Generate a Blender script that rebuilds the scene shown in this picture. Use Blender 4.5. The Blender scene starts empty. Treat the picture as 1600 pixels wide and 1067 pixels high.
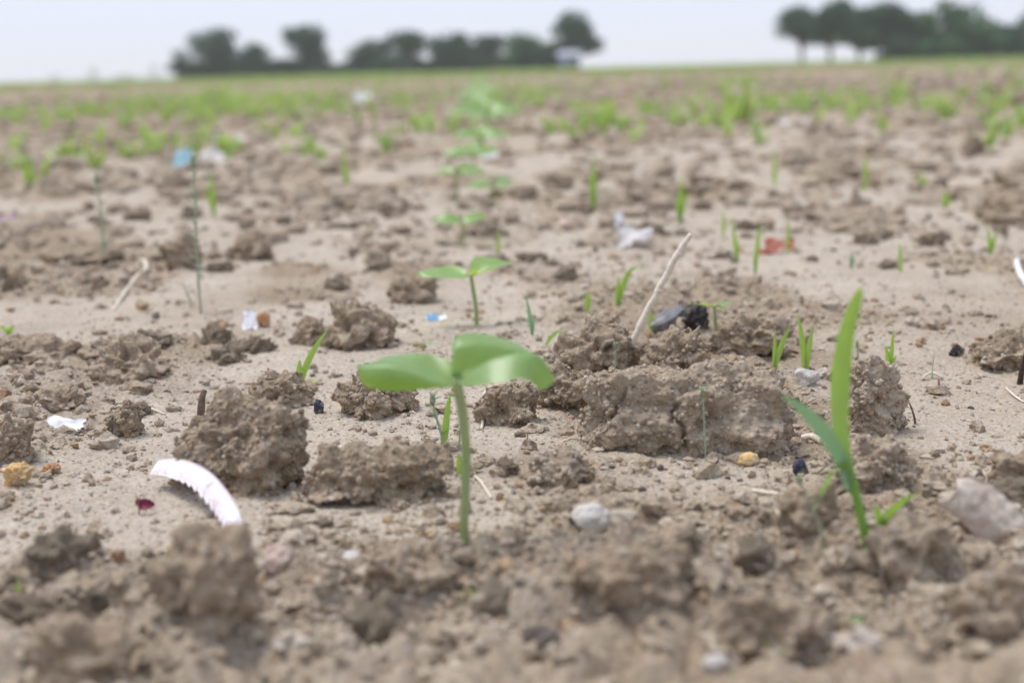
import bpy, bmesh, math, random
import numpy as np
from mathutils import Vector, Matrix

sc = bpy.context.scene
C = sc.collection
random.seed(7)
RNG = np.random.default_rng(7)

# ------------------------------------------------------------------ camera
W0, H0, FPX = 1600.0, 1067.0, 2200.0          # photograph size, focal length in its pixels
CAM_H = 0.18
ROLL = math.atan2(42, 1600)
PITCH = math.atan2(424.5 * math.cos(ROLL), FPX)
cF = np.array([0, math.cos(PITCH), -math.sin(PITCH)])
cU0 = np.array([0, math.sin(PITCH), math.cos(PITCH)])
cX = np.array([1.0, 0, 0])
cR = math.cos(ROLL) * cX - math.sin(ROLL) * cU0
cU = math.sin(ROLL) * cX + math.cos(ROLL) * cU0
cam_d = bpy.data.cameras.new('camera')
cam = bpy.data.objects.new('camera', cam_d); C.objects.link(cam)
M = Matrix(((cR[0], cU[0], -cF[0], 0), (cR[1], cU[1], -cF[1], 0), (cR[2], cU[2], -cF[2], CAM_H), (0, 0, 0, 1)))
cam.matrix_world = M
cam_d.sensor_width = 36.0
cam_d.lens = 36.0 * FPX / W0
cam_d.clip_start = 0.02
cam_d.clip_end = 6000
cam_d.dof.use_dof = True
cam_d.dof.focus_distance = 0.735
cam_d.dof.aperture_fstop = 6.9
sc.camera = cam

# ------------------------------------------------------------------ sky, sun, exposure
SUN_EL, SUN_AZ = math.radians(66), math.radians(-62)     # azimuth measured from +Y towards +X
world = bpy.data.worlds.new('World'); sc.world = world; world.use_nodes = True
wn, wl = world.node_tree.nodes, world.node_tree.links
wn.clear()
w_out = wn.new('ShaderNodeOutputWorld'); w_bg = wn.new('ShaderNodeBackground')
w_sky = wn.new('ShaderNodeTexSky'); w_sky.sky_type = 'NISHITA'; w_sky.sun_disc = False
w_sky.sun_elevation = SUN_EL; w_sky.sun_rotation = SUN_AZ
w_sky.air_density = 1.0; w_sky.dust_density = 4.0; w_sky.ozone_density = 1.0
w_mix = wn.new('ShaderNodeMix'); w_mix.data_type = 'RGBA'          # an even cloud sheet over the clear sky
w_mix.inputs[0].default_value = 0.90
w_mix.inputs[7].default_value = (4.45, 4.80, 5.75, 1)
wl.new(w_sky.outputs[0], w_mix.inputs[6]); wl.new(w_mix.outputs[2], w_bg.inputs[0])
w_bg.inputs[1].default_value = 0.10
wl.new(w_bg.outputs[0], w_out.inputs[0])
sun_d = bpy.data.lights.new('sun', 'SUN'); sun_d.energy = 1.5; sun_d.angle = math.radians(24); sun_d.color = (1, 0.96, 0.9)
sun = bpy.data.objects.new('sun', sun_d); C.objects.link(sun)
sdir = Vector((math.sin(SUN_AZ) * math.cos(SUN_EL), math.cos(SUN_AZ) * math.cos(SUN_EL), math.sin(SUN_EL)))
sun.rotation_euler = sdir.to_track_quat('Z', 'Y').to_euler()
sc.view_settings.view_transform = 'Standard'; sc.view_settings.look = 'None'
sc.view_settings.exposure = 0.94; sc.view_settings.gamma = 1.0
sc.render.engine = 'CYCLES'
sc.cycles.use_denoising = True
sc.cycles.max_bounces = 6
sc.cycles.volume_bounces = 3
sc.cycles.transparent_max_bounces = 8

# ------------------------------------------------------------------ noise
_perm = RNG.permutation(256); PERM = np.concatenate([_perm, _perm, _perm])
_ang = RNG.uniform(0, 2 * np.pi, 256); G2 = np.stack([np.cos(_ang), np.sin(_ang)], 1)
_g3 = RNG.normal(size=(256, 3)); G3 = _g3 / np.linalg.norm(_g3, axis=1, keepdims=True)
_J = RNG.uniform(0, 1, (256, 3))
def fade(t): return t * t * t * (t * (t * 6 - 15) + 10)
def sstep(a, b, x):
    t = np.clip((x - a) / (b - a), 0, 1); return t * t * (3 - 2 * t)
def pn2(x, y, seed=0):
    x = x + seed * 17.31; y = y + seed * 5.77
    xi = np.floor(x).astype(np.int64); yi = np.floor(y).astype(np.int64)
    xf = x - xi; yf = y - yi; u = fade(xf); v = fade(yf)
    def g(ix, iy, dx, dy):
        k = PERM[PERM[ix & 255] + (iy & 255)]; return G2[k, 0] * dx + G2[k, 1] * dy
    a = g(xi, yi, xf, yf); b = g(xi + 1, yi, xf - 1, yf); c = g(xi, yi + 1, xf, yf - 1); d = g(xi + 1, yi + 1, xf - 1, yf - 1)
    return 1.5 * ((a + (b - a) * u) * (1 - v) + (c + (d - c) * u) * v)
def pn3(p, seed=0):
    p = p + np.array([seed * 13.7, seed * 7.3, seed * 3.1])
    i = np.floor(p).astype(np.int64); f = p - i; w = fade(f); out = 0
    for dx in (0, 1):
        for dy in (0, 1):
            for dz in (0, 1):
                k = PERM[PERM[PERM[(i[:, 0] + dx) & 255] + ((i[:, 1] + dy) & 255)] + ((i[:, 2] + dz) & 255)]
                g = G3[k]; dot = g[:, 0] * (f[:, 0] - dx) + g[:, 1] * (f[:, 1] - dy) + g[:, 2] * (f[:, 2] - dz)
                out = out + dot * (w[:, 0] if dx else 1 - w[:, 0]) * (w[:, 1] if dy else 1 - w[:, 1]) * (w[:, 2] if dz else 1 - w[:, 2])
    return 1.6 * out
def wor2(x, y, seed=0):
    x = x + seed * 11.1; y = y + seed * 4.3
    xi = np.floor(x).astype(np.int64); yi = np.floor(y).astype(np.int64); best = np.full(x.shape, 9.0)
    for dx in (-1, 0, 1):
        for dy in (-1, 0, 1):
            k = PERM[PERM[(xi + dx) & 255] + ((yi + dy) & 255)]
            best = np.minimum(best, (xi + dx + _J[k, 0] - x) ** 2 + (yi + dy + _J[k, 1] - y) ** 2)
    return np.sqrt(best)
def wor3(p, seed=0):
    p = p + seed * 9.7; i = np.floor(p).astype(np.int64); best = np.full(len(p), 9.0)
    for dx in (-1, 0, 1):
        for dy in (-1, 0, 1):
            for dz in (-1, 0, 1):
                k = PERM[PERM[PERM[(i[:, 0] + dx) & 255] + ((i[:, 1] + dy) & 255)] + ((i[:, 2] + dz) & 255)]
                q = i + np.array([dx, dy, dz]) + _J[k] - p
                best = np.minimum(best, (q * q).sum(1))
    return np.sqrt(best)

# ------------------------------------------------------------------ ground height (metres)
def rough_mask(x, y):
    m = sstep(-0.15, 0.35, pn2(x * 5.5, y * 3.2, 3) + 0.5 * pn2(x * 13, y * 9, 4))
    m = np.maximum(m, sstep(0.545, 0.50, y))                                  # churned strip at the near end
    open_r = np.exp(-(((x - 0.27) / 0.12) ** 2 + ((y - 0.74) / 0.10) ** 2))    # wet-smoothed crust
    open_l = np.exp(-(((x + 0.20) / 0.10) ** 2 + ((y - 0.60) / 0.07) ** 2))
    open_m = np.exp(-(((x + 0.12) / 0.12) ** 2 + ((y - 0.83) / 0.10) ** 2))
    open_c = np.exp(-(((x - 0.085) / 0.06) ** 2 + ((y - 0.605) / 0.045) ** 2)) + np.exp(-(((x + 0.004) / 0.05) ** 2 + ((y - 0.665) / 0.03) ** 2))
    return np.clip(m - 1.0 * np.minimum(open_c, 1) - 1.1 * open_r - 1.1 * open_l - 0.7 * open_m, 0, 1)
def gh(x, y):
    x = np.asarray(x, float); y = np.asarray(y, float)
    far = sstep(1.0, 2.6, y); vfar = sstep(10, 40, y)
    z = 0.006 * pn2(x * 2.4, y * 2.4, 1) + 0.0035 * pn2(x * 7, y * 7, 2)
    z = z + far * (1 - 0.5 * vfar) * (0.016 * pn2(x * 3.1, y * 2.2, 6) + 0.014 * np.abs(pn2(x * 8, y * 6, 7)) + 0.007 * np.abs(pn2(x * 17, y * 13, 12)))
    m = rough_mask(x, y)
    near = sstep(0.60, 0.48, y)
    b = 0.011 * np.abs(pn2(x * 19, y * 17, 8)) + 0.006 * np.abs(pn2(x * 43, y * 40, 9)) - 0.004
    z = z + m * (b * (1 + 0.8 * near) + 0.0045 * (0.55 - wor2(x * 95, y * 95, 1)))
    z = z + (0.25 + 0.75 * m) * (0.0011 * pn2(x * 130, y * 130, 10) + 0.0010 * (0.5 - wor2(x * 260, y * 230, 2)))
    z = z + 0.0004 * pn2(x * 420, y * 400, 11)
    return z
def gh1(x, y): return float(gh(np.array([x]), np.array([y]))[0])
def ray(px, py):
    d = cF * FPX + cR * (px - 800.0) + cU * (533.5 - py); return d / FPX
def ground_at(px, py):
    d = ray(px, py); z = 0.0
    for _ in range(14):
        t = (z - CAM_H) / d[2]; x, y = d[0] * t, d[1] * t; z = 0.5 * z + 0.5 * gh1(x, y)
    return np.array([x, y, gh1(x, y)]), t / FPX      # point on the soil, metres per photograph pixel there

# ------------------------------------------------------------------ mesh and object helpers
def mesh_np(name, V, F, mats, smooth=True, attrs=None, mat_idx=None):
    """V (n,3); F: list of (m,k) int arrays"""
    me = bpy.data.meshes.new(name)
    if not isinstance(F, (list, tuple)): F = [F]
    F = [np.asarray(f, dtype=np.int32) for f in F if len(f)]
    nl = sum(f.size for f in F); nf = sum(len(f) for f in F)
    me.vertices.add(len(V)); me.vertices.foreach_set('co', np.asarray(V, np.float32).ravel())
    me.loops.add(nl); me.polygons.add(nf)
    me.loops.foreach_set('vertex_index', np.concatenate([f.ravel() for f in F]))
    tot = np.concatenate([np.full(len(f), f.shape[1], np.int32) for f in F])
    st = np.concatenate([[0], np.cumsum(tot)[:-1]]).astype(np.int32)
    me.polygons.foreach_set('loop_start', st)
    me.polygons.foreach_set('use_smooth', np.full(nf, smooth))
    for m in (mats if isinstance(mats, (list, tuple)) else [mats]): me.materials.append(m)
    if mat_idx is not None: me.polygons.foreach_set('material_index', np.asarray(mat_idx, np.int32))
    for k, a in (attrs or {}).items():
        at = me.attributes.new(k, 'FLOAT', 'POINT'); at.data.foreach_set('value', np.asarray(a, np.float32))
    me.update(calc_edges=True); me.validate()
    return me
def obj(name, me, parent=None, loc=None):
    o = bpy.data.objects.new(name, me); C.objects.link(o)
    if parent: o.parent = parent
    if loc is not None: o.location = Vector([float(v) for v in loc])
    return o
def tag(o, label, cat, group=None):
    o['label'] = label; o['category'] = cat
    if group: o['group'] = group
    return o
def thing(name, label, cat, loc, group=None):
    o = bpy.data.objects.new(name, None); C.objects.link(o); o.empty_display_size = 0.01
    o.location = Vector([float(v) for v in loc]); return tag(o, label, cat, group)
def copy_tree(o, loc, rz=0.0, s=1.0, label=None):
    c = o.copy(); C.objects.link(c); c.location = Vector([float(v) for v in loc]); c.rotation_euler = (0, 0, rz); c.scale = (s, s, s)
    if label: c['label'] = label
    for ch in o.children:
        k = ch.copy(); C.objects.link(k); k.parent = c
        for gc in ch.children:
            m_ = gc.copy(); C.objects.link(m_); m_.parent = k
    return c
_ico = {}
def ico(sub):
    if sub not in _ico:
        bm = bmesh.new(); bmesh.ops.create_icosphere(bm, subdivisions=sub, radius=1.0)
        V = np.array([v.co[:] for v in bm.verts]); F = np.array([[v.index for v in f.verts] for f in bm.faces], np.int32); bm.free()
        V /= np.linalg.norm(V, axis=1, keepdims=True); _ico[sub] = (V, F)
    return _ico[sub]
def crom(P, n):
    """Catmull-Rom resample of a control polygon (k,...) to n rows"""
    P = np.asarray(P, float); k = len(P); out = []
    for t in np.linspace(0, k - 1, n):
        i = min(int(t), k - 2); f = t - i
        p0 = P[max(i - 1, 0)]; p1 = P[i]; p2 = P[i + 1]; p3 = P[min(i + 2, k - 1)]
        out.append(0.5 * ((2 * p1) + (-p0 + p2) * f + (2 * p0 - 5 * p1 + 4 * p2 - p3) * f * f + (-p0 + 3 * p1 - 3 * p2 + p3) * f ** 3))
    return np.array(out)
def grid_faces(n, m, off=0):
    i, j = np.meshgrid(np.arange(n - 1), np.arange(m - 1), indexing='ij'); a = (i * m + j).ravel() + off
    return np.stack([a, a + 1, a + m + 1, a + m], 1)
def tube(path, radii, sides=8, n=None, noise=0.0, seed=0):
    P = np.asarray(path, float); R = np.asarray(radii, float)
    if n: R = crom(R[:, None], n)[:, 0]; P = crom(P, n)
    k = len(P); T = np.gradient(P, axis=0); T /= np.linalg.norm(T, axis=1, keepdims=True) + 1e-12
    ref = np.array([0.31, 0.9, 0.23]); V = []
    for i in range(k):
        a = np.cross(T[i], ref); a /= np.linalg.norm(a); b = np.cross(T[i], a)
        for q in range(sides):
            th = 2 * math.pi * q / sides; V.append(P[i] + max(R[i], 1e-6) * (a * math.cos(th) + b * math.sin(th)))
    V = np.array(V); F = []
    for i in range(k - 1):
        for q in range(sides):
            F.append([i * sides + q, i * sides + (q + 1) % sides, (i + 1) * sides + (q + 1) % sides, (i + 1) * sides + q])
    V = np.vstack([V, P[0], P[-1]]); c0 = len(V) - 2
    T3 = [[c0, (q + 1) % sides, q] for q in range(sides)] + [[c0 + 1, (k - 1) * sides + q, (k - 1) * sides + (q + 1) % sides] for q in range(sides)]
    if noise: V = V + noise * np.stack([pn3(V / (noise * 12), seed), pn3(V / (noise * 12), seed + 1), pn3(V / (noise * 12), seed + 2)], 1)
    return V, np.array(F, np.int32), np.array(T3, np.int32)
def join(parts):
    """parts: list of (V, F4, F3) -> one V, [F4, F3]"""
    Vs, Q, T, o = [], [], [], 0
    for V, f4, f3 in parts:
        Vs.append(V)
        if f4 is not None and len(f4): Q.append(np.asarray(f4) + o)
        if f3 is not None and len(f3): T.append(np.asarray(f3) + o)
        o += len(V)
    F = []
    if Q: F.append(np.vstack(Q))
    if T: F.append(np.vstack(T))
    return np.vstack(Vs), F
def solid(V, nu, nv, th):
    """give a grid sheet a real thickness: two skins and a rim"""
    G = V.reshape(nu, nv, 3); du = np.gradient(G, axis=0); dv = np.gradient(G, axis=1); N = np.cross(du, dv)
    N /= np.linalg.norm(N, axis=2, keepdims=True) + 1e-12
    A = (G + N * th * 0.5).reshape(-1, 3); B = (G - N * th * 0.5).reshape(-1, 3); k = nu * nv
    fa = grid_faces(nu, nv)[:, ::-1]; fb = grid_faces(nu, nv, k)
    ring = [(i, 0) for i in range(nu)] + [(nu - 1, j) for j in range(1, nv)] + [(i, nv - 1) for i in range(nu - 2, -1, -1)] + [(0, j) for j in range(nv - 2, 0, -1)]
    r = np.array([i * nv + j for i, j in ring]); r2 = np.roll(r, -1)
    rim = np.stack([r, r2, r2 + k, r + k], 1)
    return np.vstack([A, B]), np.vstack([fa, fb, rim]), None

def sheet(V, nu, nv): return V, grid_faces(nu, nv)[:, ::-1], None      # a leaf: one living skin that lets light through

# ------------------------------------------------------------------ materials
class NT:
    def __init__(s, name):
        s.m = bpy.data.materials.new(name); s.m.use_nodes = True; s.t = s.m.node_tree; s.n = s.t.nodes; s.n.clear()
        s.out = s.n.new('ShaderNodeOutputMaterial')
    def new(s, kind, **kw):
        nd = s.n.new(kind)
        for k, v in kw.items(): setattr(nd, k, v)
        return nd
    def link(s, a, b): s.t.links.new(a, b)
    def val(s, sock, v):
        if isinstance(v, bpy.types.NodeSocket): s.link(v, sock)
        else: sock.default_value = v
    def noise(s, vec, scale, detail=4, rough=0.6):
        nd = s.new('ShaderNodeTexNoise'); s.link(vec, nd.inputs['Vector']); nd.inputs['Scale'].default_value = scale
        nd.inputs['Detail'].default_value = detail; nd.inputs['Roughness'].default_value = rough; return nd.outputs['Fac']
    def vor(s, vec, scale, rnd=1.0):
        nd = s.new('ShaderNodeTexVoronoi'); s.link(vec, nd.inputs['Vector']); nd.inputs['Scale'].default_value = scale; return nd
    def ramp(s, fac, stops, interp='LINEAR'):
        nd = s.new('ShaderNodeValToRGB'); nd.color_ramp.interpolation = interp; e = nd.color_ramp.elements
        while len(e) < len(stops): e.new(0.5)
        for q, (p, c) in zip(e, stops): q.position = p; q.color = (*c, 1) if len(c) == 3 else c
        s.link(fac, nd.inputs[0]); return nd.outputs[0]
    def mix(s, fac, a, b, mode='MIX'):
        nd = s.new('ShaderNodeMix', data_type='RGBA', blend_type=mode)
        s.val(nd.inputs[0], fac)
        s.val(nd.inputs[6], (*a, 1) if isinstance(a, tuple) and len(a) == 3 else a); s.val(nd.inputs[7], (*b, 1) if isinstance(b, tuple) and len(b) == 3 else b)
        return nd.outputs[2]
    def mrange(s, v, a, b, c=0.0, d=1.0):
        nd = s.new('ShaderNodeMapRange'); s.link(v, nd.inputs[0])
        for i, q in enumerate((a, b, c, d)): nd.inputs[i + 1].default_value = q
        return nd.outputs[0]
    def math(s, op, a, b=0.0):
        nd = s.new('ShaderNodeMath', operation=op); s.val(nd.inputs[0], a); s.val(nd.inputs[1], b); return nd.outputs[0]
    def bump(s, h, strength, dist, normal=None):
        nd = s.new('ShaderNodeBump'); s.link(h, nd.inputs['Height']); nd.inputs['Strength'].default_value = strength; nd.inputs['Distance'].default_value = dist
        if normal: s.link(normal, nd.inputs['Normal'])
        return nd.outputs[0]
    def pbsdf(s, col, rough=0.9, normal=None, spec=0.2):
        b = s.new('ShaderNodeBsdfPrincipled'); s.val(b.inputs['Base Color'], (*col, 1) if isinstance(col, tuple) and len(col) == 3 else col)
        s.val(b.inputs['Roughness'], rough); b.inputs['Specular IOR Level'].default_value = spec
        if normal: s.link(normal, b.inputs['Normal'])
        return b
    def done(s, shader): s.link(shader, s.out.inputs[0]); return s.m

def soil_mat(name, lo, mid, hi, coord='Object', speck=0.5, fine=1.0, far=False, tint=True, broken=None):
    t = NT(name); tc = t.new('ShaderNodeTexCoord'); v = tc.outputs[coord]
    n1 = t.noise(v, 9, 5, 0.65); n2 = t.noise(v, 75, 4, 0.7); n3 = t.noise(v, 420, 3, 0.7)
    col = t.ramp(n1, [(0.30, lo), (0.5, mid), (0.68, hi)])
    if broken:    # freshly broken, unwashed soil is browner than the washed crust
        ab = t.new('ShaderNodeAttribute', attribute_name='broken')
        bm_ = t.mrange(t.math('ADD', ab.outputs['Fac'], t.math('MULTIPLY', t.math('SUBTRACT', n2, 0.5), 0.9)), 0.25, 0.85)
        col = t.mix(bm_, col, t.ramp(n1, [(0.30, broken[0]), (0.5, broken[1]), (0.68, broken[2])]))
    col = t.mix(t.mrange(n2, 0.33, 0.67), t.mix(1.0, col, (0.86, 0.84, 0.82), 'MULTIPLY'), col)
    col = t.mix(t.mrange(n3, 0.3, 0.7), t.mix(1.0, col, (0.74, 0.71, 0.68), 'MULTIPLY'), t.mix(1.0, col, (1.20, 1.20, 1.20), 'MULTIPLY'))
    # sand grains of several minerals
    v1 = t.vor(v, 520 * fine); sep = t.new('ShaderNodeSeparateColor'); t.link(v1.outputs['Color'], sep.inputs[0])
    gcol = t.ramp(sep.outputs[1], [(0.0, (0.15, 0.12, 0.10)), (0.20, (0.36, 0.23, 0.13)), (0.45, (0.44, 0.32, 0.20)), (0.68, (0.50, 0.43, 0.35)), (0.92, (0.58, 0.54, 0.49))], 'CONSTANT')
    gm = t.math('MULTIPLY', t.mrange(sep.outputs[0], 1 - speck * 0.5, 1 - speck * 0.5 + 0.02), t.mrange(v1.outputs['Distance'], 0.52, 0.38))
    col = t.mix(t.math('MULTIPLY', gm, 0.62), col, gcol)
    v2 = t.vor(v, 170 * fine); sep2 = t.new('ShaderNodeSeparateColor'); t.link(v2.outputs['Color'], sep2.inputs[0])
    g2 = t.math('MULTIPLY', t.mrange(sep2.outputs[0], 0.965, 0.975), t.mrange(v2.outputs['Distance'], 0.34, 0.25))
    col = t.mix(t.math('MULTIPLY', g2, 0.7), col, t.ramp(sep2.outputs[2], [(0, (0.42, 0.27, 0.15)), (0.45, (0.13, 0.105, 0.09)), (0.8, (0.52, 0.47, 0.42))], 'CONSTANT'))
    if tint:      # loose grains and chips carry a number each
        at = t.new('ShaderNodeAttribute', attribute_name='tint')
        tcol = t.ramp(at.outputs['Fac'], [(0.0, mid), (0.34, lo), (0.56, tuple(0.72 * c for c in lo)), (0.64, hi), (0.84, (0.42, 0.29, 0.18)), (0.90, (0.30, 0.18, 0.11)), (0.93, (0.54, 0.48, 0.42)), (0.965, (0.10, 0.085, 0.08)), (0.988, (0.48, 0.36, 0.30))], 'CONSTANT')
        col = t.mix(t.math('MULTIPLY', t.math('GREATER_THAN', at.outputs['Fac'], 0.001), 0.85), col, tcol)
    if far:       # thin weeds too far off to tell apart
        geo = t.new('ShaderNodeNewGeometry'); sx = t.new('ShaderNodeSeparateXYZ'); t.link(geo.outputs['Position'], sx.inputs[0])
        dist = t.mrange(sx.outputs[1], 9.0, 45.0)
        pat = t.mrange(t.noise(v, 0.16, 5, 0.65), 0.40, 0.62)
        gcl = t.ramp(t.noise(v, 1.3, 4), [(0.3, (0.10, 0.15, 0.045)), (0.7, (0.20, 0.25, 0.10))])
        col = t.mix(t.math('MULTIPLY', t.math('MULTIPLY', dist, pat), 0.75), col, gcl)
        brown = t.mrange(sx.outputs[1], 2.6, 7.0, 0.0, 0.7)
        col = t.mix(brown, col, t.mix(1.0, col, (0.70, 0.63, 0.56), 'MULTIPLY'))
    hgt = t.math('ADD', t.math('MULTIPLY', n3, 0.7), t.math('MULTIPLY', t.noise(v, 1300, 2, 0.6), 0.3))
    nrm = t.bump(hgt, 0.8, 0.0030)
    nrm = t.bump(v1.outputs['Distance'], -0.30 if False else 0.25, 0.0010, nrm)
    return t.done(t.pbsdf(col, 0.95, nrm, 0.12).outputs[0])
BROKEN = ((0.285, 0.227, 0.166), (0.365, 0.298, 0.224), (0.43, 0.360, 0.280))
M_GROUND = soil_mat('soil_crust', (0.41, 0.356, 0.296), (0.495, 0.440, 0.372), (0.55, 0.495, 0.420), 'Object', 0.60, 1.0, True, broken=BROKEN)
M_CLOD = soil_mat('soil_clod', (0.285, 0.228, 0.165), (0.375, 0.305, 0.228), (0.46, 0.384, 0.297), 'Object', 0.75, 0.9)
M_PALE = soil_mat('soil_clod_dry', (0.34, 0.278, 0.211), (0.43, 0.361, 0.281), (0.51, 0.438, 0.350), 'Object', 0.85, 0.85)

def leaf_mat(name, top, under, trans, rough=0.45, vein=60.0, tw=0.45, spec=0.35):
    t = NT(name); tc = t.new('ShaderNodeTexCoord'); v = tc.outputs['Object']
    n = t.noise(v, vein, 4, 0.6)
    geo = t.new('ShaderNodeNewGeometry')
    au = t.new('ShaderNodeAttribute', attribute_name='leaf_u').outputs['Fac']; av = t.new('ShaderNodeAttribute', attribute_name='leaf_v').outputs['Fac']
    vabs = t.math('ABSOLUTE', av)
    sidev = t.math('ABSOLUTE', t.math('SUBTRACT', t.math('FRACT', t.math('SUBTRACT', t.math('MULTIPLY', au, 7.0), t.math('MULTIPLY', vabs, 2.6))), 0.5))
    veins = t.math('MAXIMUM', t.mrange(vabs, 0.055, 0.015), t.math('MULTIPLY', t.mrange(sidev, 0.09, 0.02), 0.7))
    veins = t.math('MULTIPLY', veins, t.math('GREATER_THAN', au, 0.0001))
    tcol = t.mix(t.mrange(n, 0.3, 0.7), t.mix(1.0, (*top, 1), (0.78, 0.84, 0.72), 'MULTIPLY'), (*top, 1))
    spots = t.mrange(t.noise(v, vein * 5, 3), 0.66, 0.72)
    tcol = t.mix(t.math('MULTIPLY', veins, 0.45), tcol, t.mix(0.5, (*top, 1), (0.55, 0.66, 0.36, 1)))
    tcol = t.mix(t.math('MULTIPLY', spots, 0.5), tcol, (0.32, 0.27, 0.18, 1))
    col = t.mix(geo.outputs['Backfacing'], tcol, (*under, 1))
    nr = t.bump(t.noise(v, vein * 12, 2), 0.25, 0.0004)
    nr = t.bump(veins, -0.5, 0.0006, nr)
    b = t.pbsdf(col, rough, nr, spec)
    tr = t.new('ShaderNodeBsdfTranslucent'); t.link(t.mix(t.mrange(n, 0.3, 0.7), tuple(0.8 * c for c in trans), trans), tr.inputs['Color']); t.link(nr, tr.inputs['Normal'])
    mx = t.new('ShaderNodeMixShader'); mx.inputs[0].default_value = tw; t.link(b.outputs[0], mx.inputs[1]); t.link(tr.outputs[0], mx.inputs[2])
    return t.done(mx.outputs[0])
def plain_mat(name, a, b, scale=200.0, rough=0.7, bump=0.3, bd=0.0006, spec=0.3, coord='Object', dirt=0.0, dscale=130.0):
    t = NT(name); tc = t.new('ShaderNodeTexCoord'); v = tc.outputs[coord]; n = t.noise(v, scale, 5, 0.65)
    col = t.ramp(n, [(0.32, a), (0.68, b)])
    if dirt: col = t.mix(t.math('MULTIPLY', t.mrange(t.noise(v, dscale, 5, 0.7), 0.60 - 0.3 * dirt, 0.72 - 0.2 * dirt), 0.8), col, (0.34, 0.28, 0.215, 1))
    return t.done(t.pbsdf(col, rough, t.bump(t.noise(v, scale * 3, 3), bump, bd), spec).outputs[0])
M_COTY = leaf_mat('cotyledon_green', (0.25, 0.42, 0.20), (0.24, 0.37, 0.13), (0.46, 0.68, 0.003), 0.34, 90, 0.48, 0.7)
M_STEM = leaf_mat('stem_green', (0.40, 0.46, 0.22), (0.4, 0.46, 0.22), (0.50, 0.56, 0.22), 0.5, 200, 0.2)
M_BLADE = leaf_mat('grass_blade_green', (0.30, 0.47, 0.13), (0.30, 0.45, 0.14), (0.42, 0.64, 0.06), 0.45, 150, 0.45)
M_BLUEB = leaf_mat('grass_blade_bluish', (0.24, 0.42, 0.27), (0.24, 0.40, 0.26), (0.28, 0.48, 0.18), 0.45, 150, 0.4)
M_WEED = leaf_mat('downy_weed_green', (0.38, 0.46, 0.33), (0.38, 0.46, 0.34), (0.40, 0.50, 0.28), 0.8, 400, 0.3, 0.1)
M_FIELD = leaf_mat('field_weed_green', (0.27, 0.37, 0.165), (0.27, 0.36, 0.165), (0.34, 0.48, 0.14), 0.6, 40, 0.4)
M_WEEDSTEM = plain_mat('downy_stem', (0.27, 0.33, 0.20), (0.38, 0.42, 0.30), 600, 0.85)
M_FIELD = leaf_mat('field_weed_green', (0.30, 0.44, 0.13), (0.30, 0.42, 0.14), (0.50, 0.66, 0.16), 0.5, 40, 0.4)
M_STRAW = plain_mat('dry_straw', (0.56, 0.48, 0.38), (0.74, 0.67, 0.56), 300, 0.6, 0.4, 0.0004, dirt=0.1)
M_TWIG = plain_mat('brown_twig', (0.10, 0.07, 0.05), (0.24, 0.17, 0.12), 400, 0.85, 0.6)
M_DARKTWIG = plain_mat('dark_twig', (0.025, 0.018, 0.014), (0.08, 0.055, 0.04), 400, 0.8, 0.6)
M_REDSTEM = plain_mat('reddish_stem', (0.28, 0.09, 0.06), (0.42, 0.2, 0.15), 500, 0.7)
M_PINKPLAS = plain_mat('pinkish_white_plastic', (0.70, 0.60, 0.64), (0.80, 0.75, 0.78), 70, 0.42, 0.15, 0.0008, 0.5, dirt=0.12)
M_WHITE = plain_mat('white_paper', (0.70, 0.70, 0.72), (0.82, 0.82, 0.84), 150, 0.7, 0.3, 0.0008, dirt=0.35)
M_PAPER = plain_mat('plain_white_paper', (0.72, 0.72, 0.74), (0.84, 0.84, 0.86), 150, 0.7, 0.3, 0.0008)
M_GREYPLAS = plain_mat('dusty_white_film', (0.42, 0.40, 0.39), (0.70, 0.69, 0.69), 90, 0.5, 0.4, 0.001, 0.4, dirt=0.4)
M_BLUE = plain_mat('faded_blue_plastic', (0.16, 0.36, 0.62), (0.30, 0.52, 0.75), 120, 0.45, 0.2, dirt=0.45)
M_CYAN = plain_mat('pale_cyan_plastic', (0.20, 0.47, 0.58), (0.36, 0.60, 0.68), 60, 0.45, 0.2, dirt=0.45)
M_VIOLET = plain_mat('violet_blue_shard', (0.09, 0.10, 0.36), (0.16, 0.18, 0.50), 200, 0.4, 0.2, dirt=0.4)
M_NAVY = plain_mat('blue_black_stone', (0.022, 0.024, 0.045), (0.055, 0.058, 0.09), 300, 0.5, 0.5, dirt=0.3)
M_OCHRE = plain_mat('ochre_stone', (0.55, 0.33, 0.12), (0.72, 0.55, 0.32), 160, 0.85, 0.6, 0.001, dirt=0.45)
M_ORANGE = plain_mat('orange_stone', (0.36, 0.17, 0.07), (0.52, 0.30, 0.15), 250, 0.85, 0.6, dirt=0.5)
M_WSTONE = plain_mat('white_stone', (0.42, 0.39, 0.36), (0.64, 0.61, 0.59), 120, 0.7, 0.5, 0.001, dirt=0.4)
M_PSTONE = plain_mat('pink_stone', (0.50, 0.36, 0.31), (0.66, 0.52, 0.46), 150, 0.75, 0.5, 0.001, dirt=0.5)
M_SLAB = plain_mat('flaky_buff_bark', (0.40, 0.32, 0.25), (0.64, 0.56, 0.49), 70, 0.8, 0.6, 0.0015, dirt=0.3)
M_SLATE = plain_mat('slate_grey_shard', (0.10, 0.105, 0.12), (0.22, 0.225, 0.25), 140, 0.6, 0.5, 0.001, dirt=0.45)
M_CHAR = plain_mat('black_char', (0.018, 0.016, 0.016), (0.05, 0.045, 0.042), 200, 0.75, 0.7, 0.001, dirt=0.3)
M_RED = plain_mat('red_wrapper', (0.22, 0.05, 0.03), (0.50, 0.10, 0.06), 140, 0.6, 0.3, dirt=0.6, dscale=70.0)
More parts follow.
